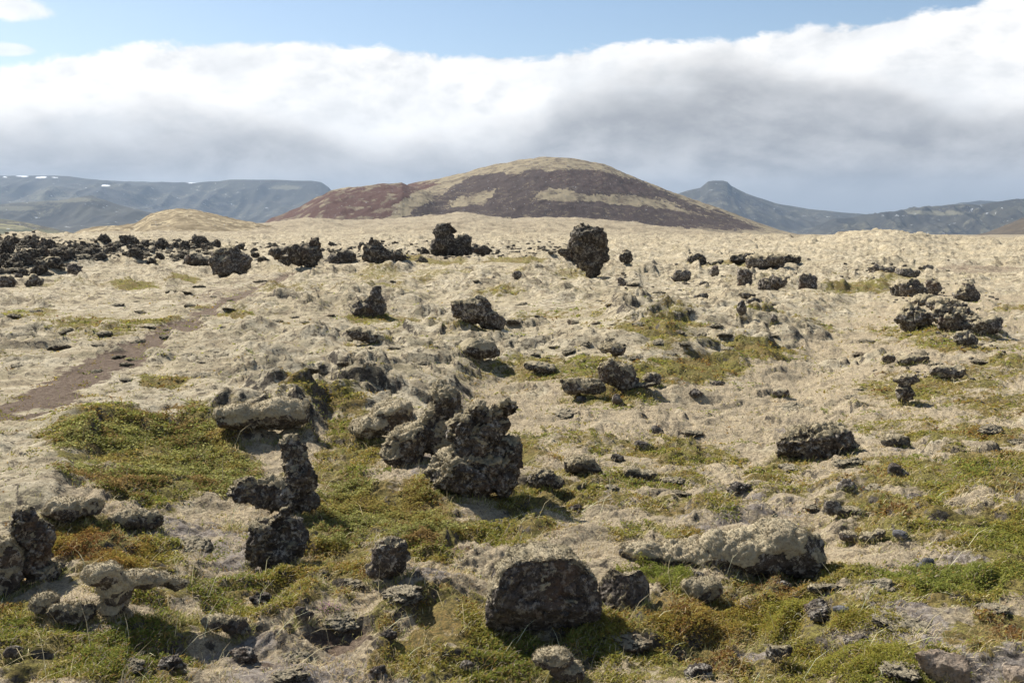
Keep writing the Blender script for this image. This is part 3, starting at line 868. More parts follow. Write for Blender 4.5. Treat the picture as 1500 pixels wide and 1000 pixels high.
def place(px, py, rx, ry, pool, rnd, name, label, group, cat='rock'):
    x, y, z = cast(px, py)
    s = math.hypot(x, y) / FPX
    o = bpy.data.objects.new(name, rnd.choice(pool)); COL.objects.link(o)
    o.location = (x, y, z - .10 * ry * s)
    o.scale = (rx * s, rx * s * rnd.uniform(.8, 1.1), ry * s * 1.3)
    o.rotation_euler = (rnd.uniform(-.2, .2), rnd.uniform(-.2, .2), rnd.uniform(0, 6.28))
    tag(o, label, cat, group)
    return o


def describe(px, py, size_word, kind):
    b = min(LANDMARKS, key=lambda l: math.hypot((l[1] - px), (l[2] - py) * 2.2))
    dx, dy = px - b[1], (py - b[2]) * 2.2
    dist = math.hypot(dx, dy)
    horiz = 'left' if dx < 0 else 'right'
    vert = 'behind' if dy < 0 else 'in front'
    if abs(dx) > 2.2 * abs(dy): where = f'{horiz} of'
    elif abs(dy) > 2.2 * abs(dx): where = 'behind' if dy < 0 else 'in front of'
    else: where = f'{vert} and {horiz} of'
    how = 'close' if dist < 60 else ('some way' if dist < 130 else 'well')
    return f'{size_word} {kind} {how} {where} {b[0]}'.replace('well behind and', 'far behind,').replace('well in front and', 'far in front,').replace('the left end of ', '').replace('in the dry hollow', 'in the hollow').replace('some way in front and', 'in front and')


rnd = random.Random(4)
# left lava jumble, each block its own object
n = 0
jl = [(345, 0), (352, 60), (356, 120), (352, 200), (351, 260), (357, 330), (360, 420), (366, 520)]
JU = 'black block in the crowded lava jumble at the far left under the blue hills'
JU2 = 'black block in the broken lava rim between the left jumble and the pinnacled outcrop'
pts = []
tries = 0
while len(pts) < 150 and tries < 4000:
    tries += 1
    px = rnd.uniform(-10, 310)
    top = np.interp(px, [0, 60, 120, 250, 310], [352, 354, 360, 362, 366])
    bot = np.interp(px, [0, 90, 130, 250, 310], [402, 398, 384, 382, 380])
    py = rnd.uniform(top, bot)
    sz = rnd.uniform(7, 11) + 10 * rnd.random() ** 3
    if any(math.hypot(px - a, (py - b) * 3.2) < (sz + c) * .5 for a, b, c in pts): continue
    pts.append((px, py, sz))
for px, py, sz in sorted(pts, key=lambda p: p[1]):
    mossy = rnd.random() < .42
    place(px, py, sz, sz * (rnd.uniform(.35, .6) if mossy else rnd.uniform(.6, 1.25)), P_MOSSY if mossy else P_FAR, rnd, 'lava_block', JU, 'lava blocks of the far left jumble')
pts = []
while len(pts) < 50:
    px = rnd.uniform(300, 625); py = rnd.uniform(362, 384); sz = rnd.uniform(6, 12)
    if any(math.hypot(px - a, (py - b) * 2.5) < (sz + c) * .7 for a, b, c in pts): continue
    pts.append((px, py, sz))
    place(px, py, sz, sz * rnd.uniform(.6, 1.0), P_FAR, rnd, 'lava_block', JU2, 'lava blocks of the broken rim')
pts = []
while len(pts) < 26:
    px = rnd.uniform(700, 835); py = rnd.uniform(364, 378); sz = rnd.uniform(4, 9)
    if any(math.hypot(px - a, (py - b) * 2.5) < (sz + c) * .7 for a, b, c in pts): continue
    pts.append((px, py, sz))
    place(px, py, sz, sz * rnd.uniform(.5, .8), P_FAR if rnd.random() < .6 else P_MOSSY, rnd, 'lava_block', 'dark block in the low rubble band joining the pinnacled outcrop and the pillar', 'lava blocks of the low rubble band')
# loose rubble between the blocks: one mass nobody could count
lv, lf = [], []
for k_ in range(4):
    r_ = random.Random(k_ + 150)
    v, f, nl, S = rock_arrays([(0, 0, 0, .9, .8, .6, r_.uniform(-.4, .4), .8), (r_.uniform(-.5, .5), r_.uniform(-.4, .4), .2, .5, .5, .4, 0, .8)], .17, 80 + k_, 1.0, .5)
    lv.append(v); lf.append(f)
vv, ff, off, RP = [], [], 0, []
RUB = [(-10, 310, 'jl', 1900), (300, 630, (362, 386), 480), (690, 840, (362, 380), 260), (980, 1190, (374, 420), 90), (1310, 1460, (415, 510), 160), (1230, 1390, (392, 412), 60), (880, 1000, (380, 430), 40), (1280, 1480, (525, 560), 50), (600, 700, (362, 380), 90)]
for x0, x1, yy_, cnt in RUB:
    for _ in range(cnt):
        px = rnd.uniform(x0, x1)
        if yy_ == 'jl':
            py = rnd.uniform(np.interp(px, [0, 60, 120, 250, 310], [350, 352, 358, 360, 364]), np.interp(px, [0, 90, 130, 250, 310], [404, 400, 388, 384, 380]))
        else:
            py = rnd.uniform(*yy_)
        RP.append((px, py))
for x, y, z in zip(*cast_many(RP, 1)):
        sz = rnd.uniform(1.5, 4.2) * math.hypot(x, y) / FPX
        k_ = rnd.randrange(4); a = rnd.uniform(0, 6.28); c, s_ = math.cos(a), math.sin(a)
        v = lv[k_] * sz
        vv.append(np.stack([v[:, 0] * c - v[:, 1] * s_ + x, v[:, 0] * s_ + v[:, 1] * c + y, v[:, 2] + z], 1))
        ff.append(lf[k_] + off); off += len(v)
tag(link('lava_rubble', mesh_np('lava_rubble', np.concatenate(vv), np.concatenate(ff)), M_LAVA_FAR), 'loose dark rubble lying between the lava blocks', 'rubble', kind='stuff')
# mossy lumps breaking through the plateau and dark stones in the hollow
REG = [(20, 330, 420, 560, 34, 'mossy'), (330, 640, 400, 560, 46, 'mossy'), (640, 980, 400, 540, 46, 'mossy'), (980, 1200, 430, 520, 18, 'mossy'),
       (780, 1300, 560, 760, 22, 'dark'), (1180, 1500, 500, 700, 10, 'dark'), (100, 620, 760, 990, 14, 'dark'), (900, 1480, 840, 990, 14, 'dark')]
count_labels = {}
objs = []
allp = [(l[1], l[2], 25) for l in LANDMARKS]
for x0, x1, y0, y1, cnt, kd in REG:
    k = 0
    while k < cnt:
        px, py = rnd.uniform(x0, x1), rnd.uniform(y0, y1)
        if kd == 'mossy' and py > np.interp(px, EDGE_U, EDGE_V) + 10: k += .2; continue
        base = 4 + (py - 380) * .035
        sz = base * rnd.uniform(.8, 1.6)
        if any(math.hypot(px - a, (py - b) * 2) < sz + c for a, b, c in allp): k += .05; continue
        allp.append((px, py, sz)); k += 1
        if px > 1320 and py > 930: continue
        mossy = kd == 'mossy' or rnd.random() < .6
        word = 'tiny' if sz < base * 1.0 else ('small' if sz < base * 1.3 else 'larger')
        lb = describe(px, py, word, 'mossy lump' if mossy else 'dark stone')
        o = place(px, py, sz * (1.2 if mossy else .9), sz * (rnd.uniform(.4, .62) if mossy else .5), P_MOSSY if mossy else P_DARK, rnd, 'lava_stone', lb, None)
        objs.append(o); count_labels.setdefault(lb, []).append(o)
for lb, ob in count_labels.items():
    if len(ob) > 1:
        for o in ob: o['group'] = lb.replace('lump', 'lumps').replace('stone ', 'stones ', 1)

# ------------------------------------------------------------------ vegetation
inn = (np.abs(AZ) < A_IN).ravel() & (RR.ravel() > 3.0) & (RR.ravel() < 60)
IDX = np.where(inn)[0]
U_, V_ = project(GX, np.maximum(GY, .5), GZ)
SCREENW = np.maximum(V_ - HOR, 5) * np.clip(np.gradient(rr)[:, None] / rr[:, None], 0, 1).repeat(NC, 1).ravel()
FINE = fbm2(GX, GY, .35, 3, 90); TONE = fbm2(GX, GY, 1.1, 3, 95)
HERB = {'green': CV[0], 'dirt': CV[1], 'straw': CV[2], 'grey': CV[3]}


def sample(w, n):
    w = w[IDX] * SCREENW[IDX]
    w = w / w.sum()
    k = RNG.choice(IDX, size=n, p=w)
    a = AZ.ravel()[k] + RNG.normal(0, .0012, n)
    r = RR.ravel()[k] * (1 + RNG.normal(0, .004, n))
    return k, r * np.sin(a), r * np.cos(a), GZ[k], r


def leaves_mesh(name, x, y, z, r, size, cols, parent=None, lift=.04, mat=None, up=.6):
    n = len(x)
    th = RNG.uniform(0, 2 * math.pi, n)
    tilt = RNG.normal(0, up, n)
    a = np.stack([np.cos(th), np.sin(th), np.sin(tilt)], 1); a /= np.linalg.norm(a, axis=1)[:, None]
    b = np.stack([-np.sin(th), np.cos(th), RNG.normal(0, .5, n)], 1); b /= np.linalg.norm(b, axis=1)[:, None]
    c = np.stack([x, y, z + lift * RNG.random(n) ** 1.2], 1)
    s = size[:, None]
    v = np.stack([c - a * s, c - b * s * .5 + a * s * .1, c + a * s, c + b * s * .5 + a * s * .1], 1).reshape(-1, 3)
    f = np.arange(4 * n).reshape(n, 4)
    me = mesh_np(name, v, f, False)
    color_attr(me, 'tint', np.concatenate([np.repeat(cols, 4, 0), np.ones((4 * n, 1))], 1))
    return link(name, me, mat or M_LEAF, parent)


def blades_mesh(name, x, y, z, r, length, width, cols, flat=.5, parent=None):
    n = len(x)
    th = RNG.uniform(0, 2 * math.pi, n)
    lean = RNG.uniform(0, 1, n) * flat + .15
    d = np.stack([np.cos(th) * np.sin(lean * 1.57), np.sin(th) * np.sin(lean * 1.57), np.cos(lean * 1.57)], 1)
    d2 = d + np.stack([np.cos(th), np.sin(th), -np.ones(n) * .7], 1) * .45
    d2 /= np.linalg.norm(d2, axis=1)[:, None]
    w = np.stack([-np.sin(th + .6), np.cos(th + .6), np.zeros(n)], 1) * width[:, None] * .5
    c = np.stack([x, y, z - .005], 1); L = length[:, None]
    m = c + d * L * .55; e = m + d2 * L * .45
    v = np.stack([c - w, c + w, m + w * .8, m - w * .8, e + w * .1, e - w * .1], 1).reshape(-1, 3)
    i = np.arange(n)[:, None] * 6
    f = np.concatenate([i + [0, 1, 2, 3], i + [3, 2, 4, 5]], 0)
    me = mesh_np(name, v, f, False)
    color_attr(me, 'tint', np.concatenate([np.repeat(cols, 6, 0), np.ones((6 * n, 1))], 1))
    return link(name, me, M_STRAW, parent)


def palette(pal, tone, n):
    """pick colours from a list, steered by a spatial tone in -1..1"""
    pal = np.array(pal)
    t = np.clip((tone * 1.6 + .5) * (len(pal) - 1) + RNG.normal(0, .7, n), 0, len(pal) - 1)
    i = np.round(t).astype(int)
    return np.clip(pal[i] * 1.25 * RNG.uniform(.7, 1.3, (n, 1)), 0, .8)


G_PAL = [(.17, .09, .035), (.26, .17, .045), (.27, .215, .055), (.25, .22, .05), (.215, .215, .045), (.18, .20, .045)]
S_PAL = [(.30, .22, .12), (.44, .34, .19), (.56, .45, .27), (.60, .50, .32), (.46, .38, .27), (.34, .29, .22)]

n = 210000
k, x, y, z, r = sample(np.clip(HERB['green'] - .46 + 1.9 * FINE + .6 * TONE, 0, 1) ** 1.2, n)
tag(leaves_mesh('heath_ground_cover', x, y, z, r, np.clip(.0016 * r, .007, .045) * RNG.uniform(.6, 1.3, n), palette(G_PAL, TONE[k], n), lift=.02, mat=M_LEAF, up=.4), 'low olive and ochre heath mat in patches over the moss', 'heath', kind='stuff')
n = 55000
k, x, y, z, r = sample(np.clip(1.1 - HERB['green'] * 2 - HERB['straw'] * .8 - HERB['dirt'] * 2, 0, 1) * (RR.ravel() < 45), n)
tag(blades_mesh('moss_fringe', x, y, z, r, np.clip(.0014 * r, .010, .035) * RNG.uniform(.5, 1.4, n), np.clip(.0009 * r, .003, .02), palette([(.30, .25, .165), (.36, .30, .20), (.40, .34, .23)], TONE[k], n), .9), 'short woolly fringe of pale moss over the lava humps', 'moss', kind='stuff')
n = 60000
k, x, y, z, r = sample(np.clip(HERB['green'] + .1, 0, 1) * np.clip(.6 + 2 * FINE, 0, 1), n)
tag(blades_mesh('green_grass', x, y, z, r, np.clip(.032 + .0015 * r, 0, .09) * RNG.uniform(.5, 1.4, n), np.clip(.0008 * r, .003, .02), palette([(.30, .20, .06), (.28, .25, .07), (.22, .24, .06), (.36, .31, .12)], -TONE[k], n), .5), 'short green and yellow grass between the heath', 'grass', kind='stuff')
n = 130000
k, x, y, z, r = sample(np.clip(HERB['straw'] * .9 + HERB['grey'] * .6 - HERB['dirt'] * .9 - .15, 0, 1) * np.clip(.55 + 1.4 * FINE, 0, 1), n)
tag(blades_mesh('dry_grass', x, y, z, r, np.clip(.045 + .001 * r, 0, .10) * RNG.uniform(.4, 1.5, n), np.clip(.0006 * r, .002, .012), palette(S_PAL, TONE[k] * .8, n), 1.0), 'matted dry straw-coloured grass over the hollow', 'grass', kind='stuff')
n = 900
k, x, y, z, r = sample(np.clip(HERB['straw'] + HERB['green'] * .6 - .3, 0, 1) * (GY < 16), n)
tag(blades_mesh('grass_stalks', x, y, z, r, RNG.uniform(.15, .34, n), np.clip(.0006 * r, .002, .006), palette([(.5, .42, .25), (.6, .52, .33)], TONE[k], n), .6), 'sparse long pale grass stalks over the near slope', 'grass', kind='stuff')


fx, fy, fr = [], [], []
for (x_, y_, cx, rx_, ry_, ang, D_) in FOOT:
    m_ = int(np.clip(260 * rx_ / .3, 60, 420) * np.clip(9 / D_, .4, 1.5))
    a_ = RNG.uniform(math.pi * .85, math.pi * 2.15, m_); q_ = RNG.normal(.92, .10, m_)
    lx = cx + np.cos(a_) * rx_ * q_; ly = np.sin(a_) * ry_ * q_
    fx.append(x_ + lx * math.cos(ang) - ly * math.sin(ang)); fy.append(y_ + lx * math.sin(ang) + ly * math.cos(ang)); fr.append(np.full(m_, D_))
fx, fy, fr = np.concatenate(fx), np.concatenate(fy), np.concatenate(fr); n = len(fx)
tag(blades_mesh('tussock_grass', fx, fy, ground_z(fx, fy), fr, np.clip(.06 + .0015 * fr, 0, .1) * RNG.uniform(.5, 1.5, n), np.clip(.0007 * fr, .003, .015), palette([(.42, .33, .18), (.30, .27, .10), (.26, .26, .08), (.46, .38, .22), (.22, .22, .07)], fbm2(fx, fy, .5, 2, 77), n), .55), 'grass and moss grown up round the feet of the rocks', 'grass', kind='stuff')


def near_mask(lst, edge=.0):
    m = np.zeros_like(U_)
    for a, b, ru, rv in lst:
        m = np.maximum(m, np.clip(1.35 - ((U_ - a) / ru) ** 2 - ((V_ - b) / rv) ** 2 + 2.2 * FINE + .8 * TONE - .1, 0, 1))
    return m


def shrub(label, lst, n, pal, size=1.0, lift=.055, group=None):
    k, x, y, z, r = sample(near_mask(lst), n)
    x0, y0 = float(np.mean(x)), float(np.mean(y)); z0 = float(np.min(z))
    root = bpy.data.objects.new('creeping_shrub', None); COL.objects.link(root); root.location = (x0, y0, z0)
    tag(root, label, 'shrub')
    lump = np.clip(.5 + 1.5 * fbm2(x, y, .22, 2, 99), 0, 1.3)
    lf = leaves_mesh('leaves', x - x0, y - y0, z - z0 + lift * lump * RNG.random(n) ** .5, r, np.clip(.0018 * r, .009, .05) * size * .85 * RNG.uniform(.6, 1.3, n), palette(pal, TONE[k], n), root, lift=.02, up=.45)
    m = max(200, n // 40)
    k, x, y, z, r = sample(near_mask(lst), m)
    tag(lf, kind='stuff')
    tw = blades_mesh('twigs', x - x0, y - y0, z - z0, r, lift * RNG.uniform(.8, 1.8, m), np.clip(.0007 * r, .003, .01), palette([(.16, .11, .07), (.24, .18, .12)], TONE[k], m), .6, root)
    tag(tw, kind='stuff')
    return root


W_PAL = [(.25, .20, .06), (.24, .235, .07), (.31, .30, .12), (.20, .21, .06), (.22, .15, .06)]
shrub('wide bright leafy willow mat beside the pale moss slope on the left', [(170, 640, 95, 34), (280, 640, 70, 40), (200, 690, 90, 28), (330, 690, 50, 30)], 26000, W_PAL, 1.0)
shrub('fresh green willow mat spreading over the half-buried dark stone', [(545, 740, 85, 32), (620, 775, 60, 26), (500, 765, 40, 30)], 26000, W_PAL, 1.0, .07)
shrub('green heather cushion draped on the leaning slab beside the large boulder', [(950, 842, 36, 18), (985, 850, 30, 16)], 9000, G_PAL[2:], .8, .08)
shrub('bright green crowberry mat along the bottom right', [(1130, 905, 140, 28), (1010, 925, 90, 28), (1240, 965, 110, 24)], 30000, [(.27, .19, .05), (.27, .235, .05), (.24, .235, .05)], .8, .03)
shrub('bright green crowberry mat at the right edge above the pointed stone', [(1440, 848, 100, 22), (1480, 790, 70, 34)], 18000, [(.25, .20, .05), (.23, .23, .05), (.21, .225, .06)], .8, .03)
shrub('brown and green heather mat left of the pale mossy stump', [(90, 795, 60, 24), (170, 820, 70, 22)], 14000, G_PAL[:5], .8, .03)

# pink thyme
k, x, y, z, r = sample(np.clip(1.2 - ((U_ - 483) / 22) ** 2 - ((V_ - 893) / 4) ** 2, 0, 1), 110)
x0, y0 = float(x.mean()), float(y.mean()); z0 = float(z.min())
root = bpy.data.objects.new('thyme_patch', None); COL.objects.link(root); root.location = (x0, y0, z0)
tag(root, 'tiny patch of pink thyme flowers above the bare soil', 'flowers')
leaves_mesh('flowers', x - x0, y - y0, z - z0, r, np.full(110, .006), np.array([[.55, .30, .45]]) * RNG.uniform(.7, 1.2, (110, 1)), root, .04)['kind'] = 'stuff'
k, x, y, z, r = sample(np.clip(1.2 - ((U_ - 483) / 24) ** 2 - ((V_ - 893) / 5) ** 2, 0, 1), 300)
leaves_mesh('leaves', x - x0, y - y0, z - z0, r, np.full(300, .006), np.array([[.12, .14, .05]]) * RNG.uniform(.7, 1.2, (300, 1)), root, .02)


# ------------------------------------------------------------------ hills
def mat_hill(name, cols, sc, bump=1.0, streak=None):
    """cols: (bare, plant, light); attribute 'cover' R = scree, G = plants and painted sun patches, B = red scoria, A = snow"""
    t = NT(name)
    P = t.pos()
    a, b, c_, d, _ = attr(t, 'cover')
    n1 = t.noise(sc, 7, .72, P); n2 = t.noise(sc * 4.5, 6, .75, P)
    col = t.mix(t.ramp(n1, .4, .6), cols[0], cols[1])
    j = t.math('MULTIPLY', t.math('SUBTRACT', n2, .5), 3.4)
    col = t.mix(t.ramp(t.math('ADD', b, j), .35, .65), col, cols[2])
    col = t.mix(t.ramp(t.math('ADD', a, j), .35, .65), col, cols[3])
    col = t.mix(t.ramp(t.math('ADD', c_, t.math('MULTIPLY', j, .7)), .35, .65), col, cols[4])
    col = t.mix(t.ramp(t.math('ADD', d, j), .45, .6), col, (.8, .82, .85))
    col = t.mix(t.math('MULTIPLY', t.ramp(n2, .5, .7), .35), col, tuple(v * .45 for v in cols[0]))
    nrm = t.bump(n2, .6 / sc * .03 * bump, .8)
    t.principled(col, .95, nrm, .05)
    return t.m


def hill_mesh(name, u0, u1, r0, r1, nu, nr, func, mat):
    uu = np.linspace(u0, u1, nu); r = np.linspace(r0, r1, nr)
    R_, U2 = np.meshgrid(r, uu, indexing='ij')
    X = ((U2 - 750) / FPX * R_).ravel(); Y = R_.ravel()
    z, cov = func(X, Y, U2.ravel())
    me = mesh_np(name, np.stack([X, Y, z], 1), grid_faces(nr, nu)[:, ::-1])
    color_attr(me, 'cover', cov)
    return tag(link(name, me, mat), kind='structure')


def poly_in(px, py, poly):
    inside = np.zeros(px.shape, bool)
    j = len(poly) - 1
    for i in range(len(poly)):
        xi, yi = poly[i]; xj, yj = poly[j]
        c = ((yi > py) != (yj > py)) & (px < (xj - xi) * (py - yi) / (yj - yi + 1e-9) + xi)
        inside ^= c; j = i
    return inside


def crater(X, Y, U):
    # dome
    du = [500, 540, 570, 600, 650, 700, 750, 790, 830, 880, 930, 980, 1040, 1090, 1140, 1200]
    dv = [345, 318, 292, 272, 262, 249.5, 238, 233, 234, 243, 262, 283, 303, 320, 337, 352]
    h = CAM_H + (HOR - np.interp(U, du, dv)) / FPX * 1250
    t = (Y - 1250) / np.where(Y < 1250, 300, 330)
    dome = (h + 14) * np.clip(1 - np.abs(t) ** 1.55, -.3, 1) - 14
    lu = [380, 400, 440, 480, 500, 560, 590, 620, 660, 720]
    lv = [334, 320, 305, 283, 278, 270.5, 269, 280, 305, 345]
    h2 = CAM_H + (HOR - np.interp(U, lu, lv)) / FPX * 1120
    t2 = (Y - 1120) / np.where(Y < 1120, 190, 200)
    ridge = (h2 + 14) * np.clip(1 - np.abs(t2) ** 1.4, -.3, 1) - 14
    z = np.maximum(dome, ridge) + 0
    k = 4.0
    z = np.log(np.exp((dome - z) / k) + np.exp((ridge - z) / k)) * k + z - k * .1
    env = np.clip((z + 6) / 30, 0, 1)
    z = z + env * (2.2 * fbm2(X, Y, 60, 4, 30) + 2.0 * np.abs(perlin2(X / 26 + Y / 60, Y / 60, 33)) + .4 * np.abs(perlin2(X / 9 + Y / 40, Y / 40, 46)) + 1.0 * fbm2(X, Y, 9, 4, 35))
    # what grows where, laid out on the slope itself
    pu, pv = project(X, Y, z)
    wn = 8 * fbm2(X, Y, 40, 5, 36) + 5 * fbm2(X, Y, 9, 3, 43); wm = 7 * fbm2(X, Y, 22, 4, 37) + 4 * fbm2(X, Y, 6, 3, 44)
    pu = pu + wn * 2; pv = pv + wm
    dark = poly_in(pu, pv, [(575, 330), (640, 285), (690, 258), (780, 250), (880, 250), (930, 262), (1010, 296), (1125, 338), (1000, 334), (900, 330), (780, 322), (700, 318), (640, 320)])
    light = poly_in(pu, pv, [(780, 292), (800, 273), (870, 285), (960, 290), (1040, 318), (960, 302), (860, 296)]) | poly_in(pu, pv, [(670, 292), (740, 272), (700, 300), (650, 306)])
    red = 1.0 * poly_in(pu, pv, [(370, 340), (395, 318), (475, 282), (590, 266), (640, 268), (600, 286), (560, 322), (480, 345)])
    red = red * (.35 + .65 * sstep(-.3, .1, fbm2(X, Y, 14, 5, 47)))
    crown = poly_in(pu, pv, [(690, 262), (740, 236), (870, 236), (900, 252), (780, 249)])
    stripes = .5 * sstep(.1, .3, perlin2(X / 22 + Y / 160, (z - .25 * X) / 3.2, 38))
    stripes2 = .55 * sstep(.12, .3, perlin2(X / 30 + Y / 90, (z + .1 * X) / 2.2, 42)) * (pv > 280)
    stripes = np.maximum(stripes, stripes2)
    moss = np.clip(1 - dark * 1.0 - red * 1.0 + light * 1.0 + crown * .4 + stripes * .7 * dark * (pv > 285), 0, 1) * (.35 + .65 * sstep(-.2, .15, fbm2(X, Y, 16, 5, 39)))
    scree = np.clip(dark * 1.15 * (1 - light) - stripes + .5 * sstep(.1, .35, fbm2(X, Y, 12, 5, 45)) * (1 - red), 0, 1)
    cov = np.stack([scree, moss, red * 1.0 + .35 * dark * poly_in(pu, pv, [(780, 252), (900, 248), (960, 280), (900, 285), (800, 268)]), np.zeros_like(z)], 1)
    return z, cov


M_CRATER = mat_hill('scoria_slope', [(.13, .105, .078), (.19, .155, .108), (.28, .235, .155), (.075, .058, .053), (.105, .062, .052)], .07, 3)
hill_mesh('crater_hill', 360, 1200, 900, 1600, 900, 330, crater, M_CRATER)


def cone(X, Y, U):
    cu = [60, 100, 125, 150, 200, 225, 262, 290, 320, 355, 400, 460]
    cv = [358, 350, 338, 335, 330, 316, 307.5, 309, 316, 325, 333, 345]
    h = CAM_H + (HOR - np.interp(U, cu, cv)) / FPX * 430
    z = (h + 7) * np.clip(1 - np.abs((Y - 430) / 150) ** 1.6, -.3, 1) - 7
    z = z + np.clip((z + 5) / 6, 0, 1) * (1.0 * fbm2(X, Y, 22, 4, 50) + .8 * np.abs(perlin2(X / 7, Y / 7, 51)) + .3 * np.abs(perlin2(X / 2.5, Y / 2.5, 52)))
    n_ = fbm2(X, Y, 12, 4, 53)
    cov = np.stack([sstep(.25, .4, n_), (.25 + 1.3 * n_ + .8 * fbm2(X, Y, 4, 3, 54)), 0 * z, 0 * z], 1)
    return z, cov


M_MOSSHILL = mat_hill('moss_hill', [(.16, .125, .075), (.28, .225, .14), (.42, .345, .215), (.14, .115, .075), (.12, .09, .07)], .12)
hill_mesh('moss_hill', 60, 460, 280, 580, 420, 220, cone, M_MOSSHILL)


def range_(cu, cv, R0, W, amp, sc, floor=-60, tpow=1.3, snow=None, sunny=None, seed=0, gully=1.0):
    def fn(X, Y, U):
        h = CAM_H + (HOR - np.interp(U, cu, cv)) / FPX * R0
        t = np.abs((Y - R0) / np.where(Y < R0, W, W * 1.2))
        z = (h - floor) * np.clip(1 - t ** tpow, 0, 1) + floor
        env = np.clip((z - floor) / (abs(floor) + 120), 0, 1) * np.clip(t * 4, .12, 1)
        z = z + 1.5 * amp * env * (fbm2(X, Y, sc, 5, 60 + seed) * 1.6 - gully * np.abs(perlin2(X / (sc * .35) + Y / (sc * 2.5), Y / (sc * 1.6), 63 + seed)) - .35 * gully * np.abs(perlin2(X / (sc * .12), Y / (sc * .6), 64 + seed)))
        pu, pv = project(X, Y, z)
        n_ = fbm2(X, Y, sc * .8, 4, 66 + seed)
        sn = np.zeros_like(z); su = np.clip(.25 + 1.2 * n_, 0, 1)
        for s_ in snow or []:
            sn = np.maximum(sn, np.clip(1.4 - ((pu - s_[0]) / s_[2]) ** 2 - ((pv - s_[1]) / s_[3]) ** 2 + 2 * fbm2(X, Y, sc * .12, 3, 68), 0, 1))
        for s_ in sunny or []:  # sunlit patches painted as paler slope colour
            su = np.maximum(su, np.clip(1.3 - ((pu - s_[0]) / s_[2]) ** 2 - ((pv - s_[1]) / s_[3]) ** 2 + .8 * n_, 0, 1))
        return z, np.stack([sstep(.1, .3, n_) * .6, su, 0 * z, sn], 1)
    return fn


M_FAR = mat_hill('far_slope', [(.040, .038, .033), (.060, .056, .042), (.13, .12, .08), (.032, .030, .029), (.06, .04, .035)], .004)  # cloud shadow over the ranges is put into these dark colours
M_FAR2 = mat_hill('near_slope', [(.07, .075, .045), (.11, .11, .06), (.22, .20, .11), (.06, .055, .05), (.06, .04, .035)], .010)
M_BROWN = mat_hill('brown_slope', [(.075, .060, .045), (.105, .085, .060), (.15, .12, .08), (.06, .05, .045), (.07, .045, .04)], .010)
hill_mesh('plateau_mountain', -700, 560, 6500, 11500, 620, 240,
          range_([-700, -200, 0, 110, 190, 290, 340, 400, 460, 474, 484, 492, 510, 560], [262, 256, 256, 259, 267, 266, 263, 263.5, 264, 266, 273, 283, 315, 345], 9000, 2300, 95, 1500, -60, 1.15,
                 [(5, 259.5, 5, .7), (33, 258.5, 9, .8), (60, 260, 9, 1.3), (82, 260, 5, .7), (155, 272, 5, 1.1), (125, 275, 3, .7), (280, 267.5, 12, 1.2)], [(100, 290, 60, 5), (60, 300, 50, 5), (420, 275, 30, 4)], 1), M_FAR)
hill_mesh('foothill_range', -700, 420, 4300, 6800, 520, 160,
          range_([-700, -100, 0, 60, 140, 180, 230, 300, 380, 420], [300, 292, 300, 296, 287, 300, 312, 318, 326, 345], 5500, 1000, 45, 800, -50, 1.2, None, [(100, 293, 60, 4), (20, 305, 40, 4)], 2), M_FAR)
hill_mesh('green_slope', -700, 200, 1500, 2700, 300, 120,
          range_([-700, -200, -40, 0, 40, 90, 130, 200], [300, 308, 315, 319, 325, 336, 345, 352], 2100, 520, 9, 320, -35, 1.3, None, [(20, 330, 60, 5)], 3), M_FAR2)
hill_mesh('table_mountain', 880, 1420, 6500, 9600, 520, 200,
          range_([880, 960, 1000, 1023, 1030, 1034, 1042, 1056, 1062, 1068, 1090, 1130, 1180, 1240, 1330, 1420], [320, 292, 281, 276, 270, 266.5, 265, 265, 267, 273, 284, 296, 306, 312, 318, 345], 8000, 1500, 45, 900, -60, 1.15, None, None, 4), M_FAR)
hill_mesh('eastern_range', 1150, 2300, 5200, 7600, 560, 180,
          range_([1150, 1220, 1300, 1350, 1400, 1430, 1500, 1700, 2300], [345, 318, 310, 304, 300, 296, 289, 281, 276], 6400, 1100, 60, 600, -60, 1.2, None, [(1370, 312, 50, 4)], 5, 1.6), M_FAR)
hill_mesh('far_ridge', 1330, 1640, 9000, 10900, 200, 80,
          range_([1330, 1375, 1400, 1430, 1450, 1500, 1640], [325, 304, 297, 294, 295, 302, 330], 10000, 800, 20, 500, -60, 1.2, None, None, 6), M_FAR)
hill_mesh('brown_slope', 1380, 2300, 1700, 2700, 300, 100,
          range_([1380, 1440, 1500, 1650, 2300], [352, 341, 316, 280, 240], 2300, 500, 14, 260, -35, 1.3, None, None, 7), M_BROWN)

# ------------------------------------------------------------------ haze
hx = 11000
vs = np.array([[sx * hx, sy, sz] for sx in (-1, 1) for sy in (-3000, 12000) for sz in (-75, 590)], float)
fc = np.array([[0, 1, 3, 2], [4, 6, 7, 5], [0, 4, 5, 1], [2, 3, 7, 6], [0, 2, 6, 4], [1, 5, 7, 3]])
hz = NT('haze_air')
pv = hz.n('ShaderNodeVolumePrincipled')
pv.inputs['Color'].default_value = (.58, .76, 1.0, 1)
pv.inputs['Density'].default_value = 3.8e-5
pv.inputs['Anisotropy'].default_value = .2
hz.t.links.new(pv.outputs[0], hz.out.inputs['Volume'])
haze = link('haze', mesh_np('haze', vs, fc, False), hz.m)
tag(haze, kind='stuff')

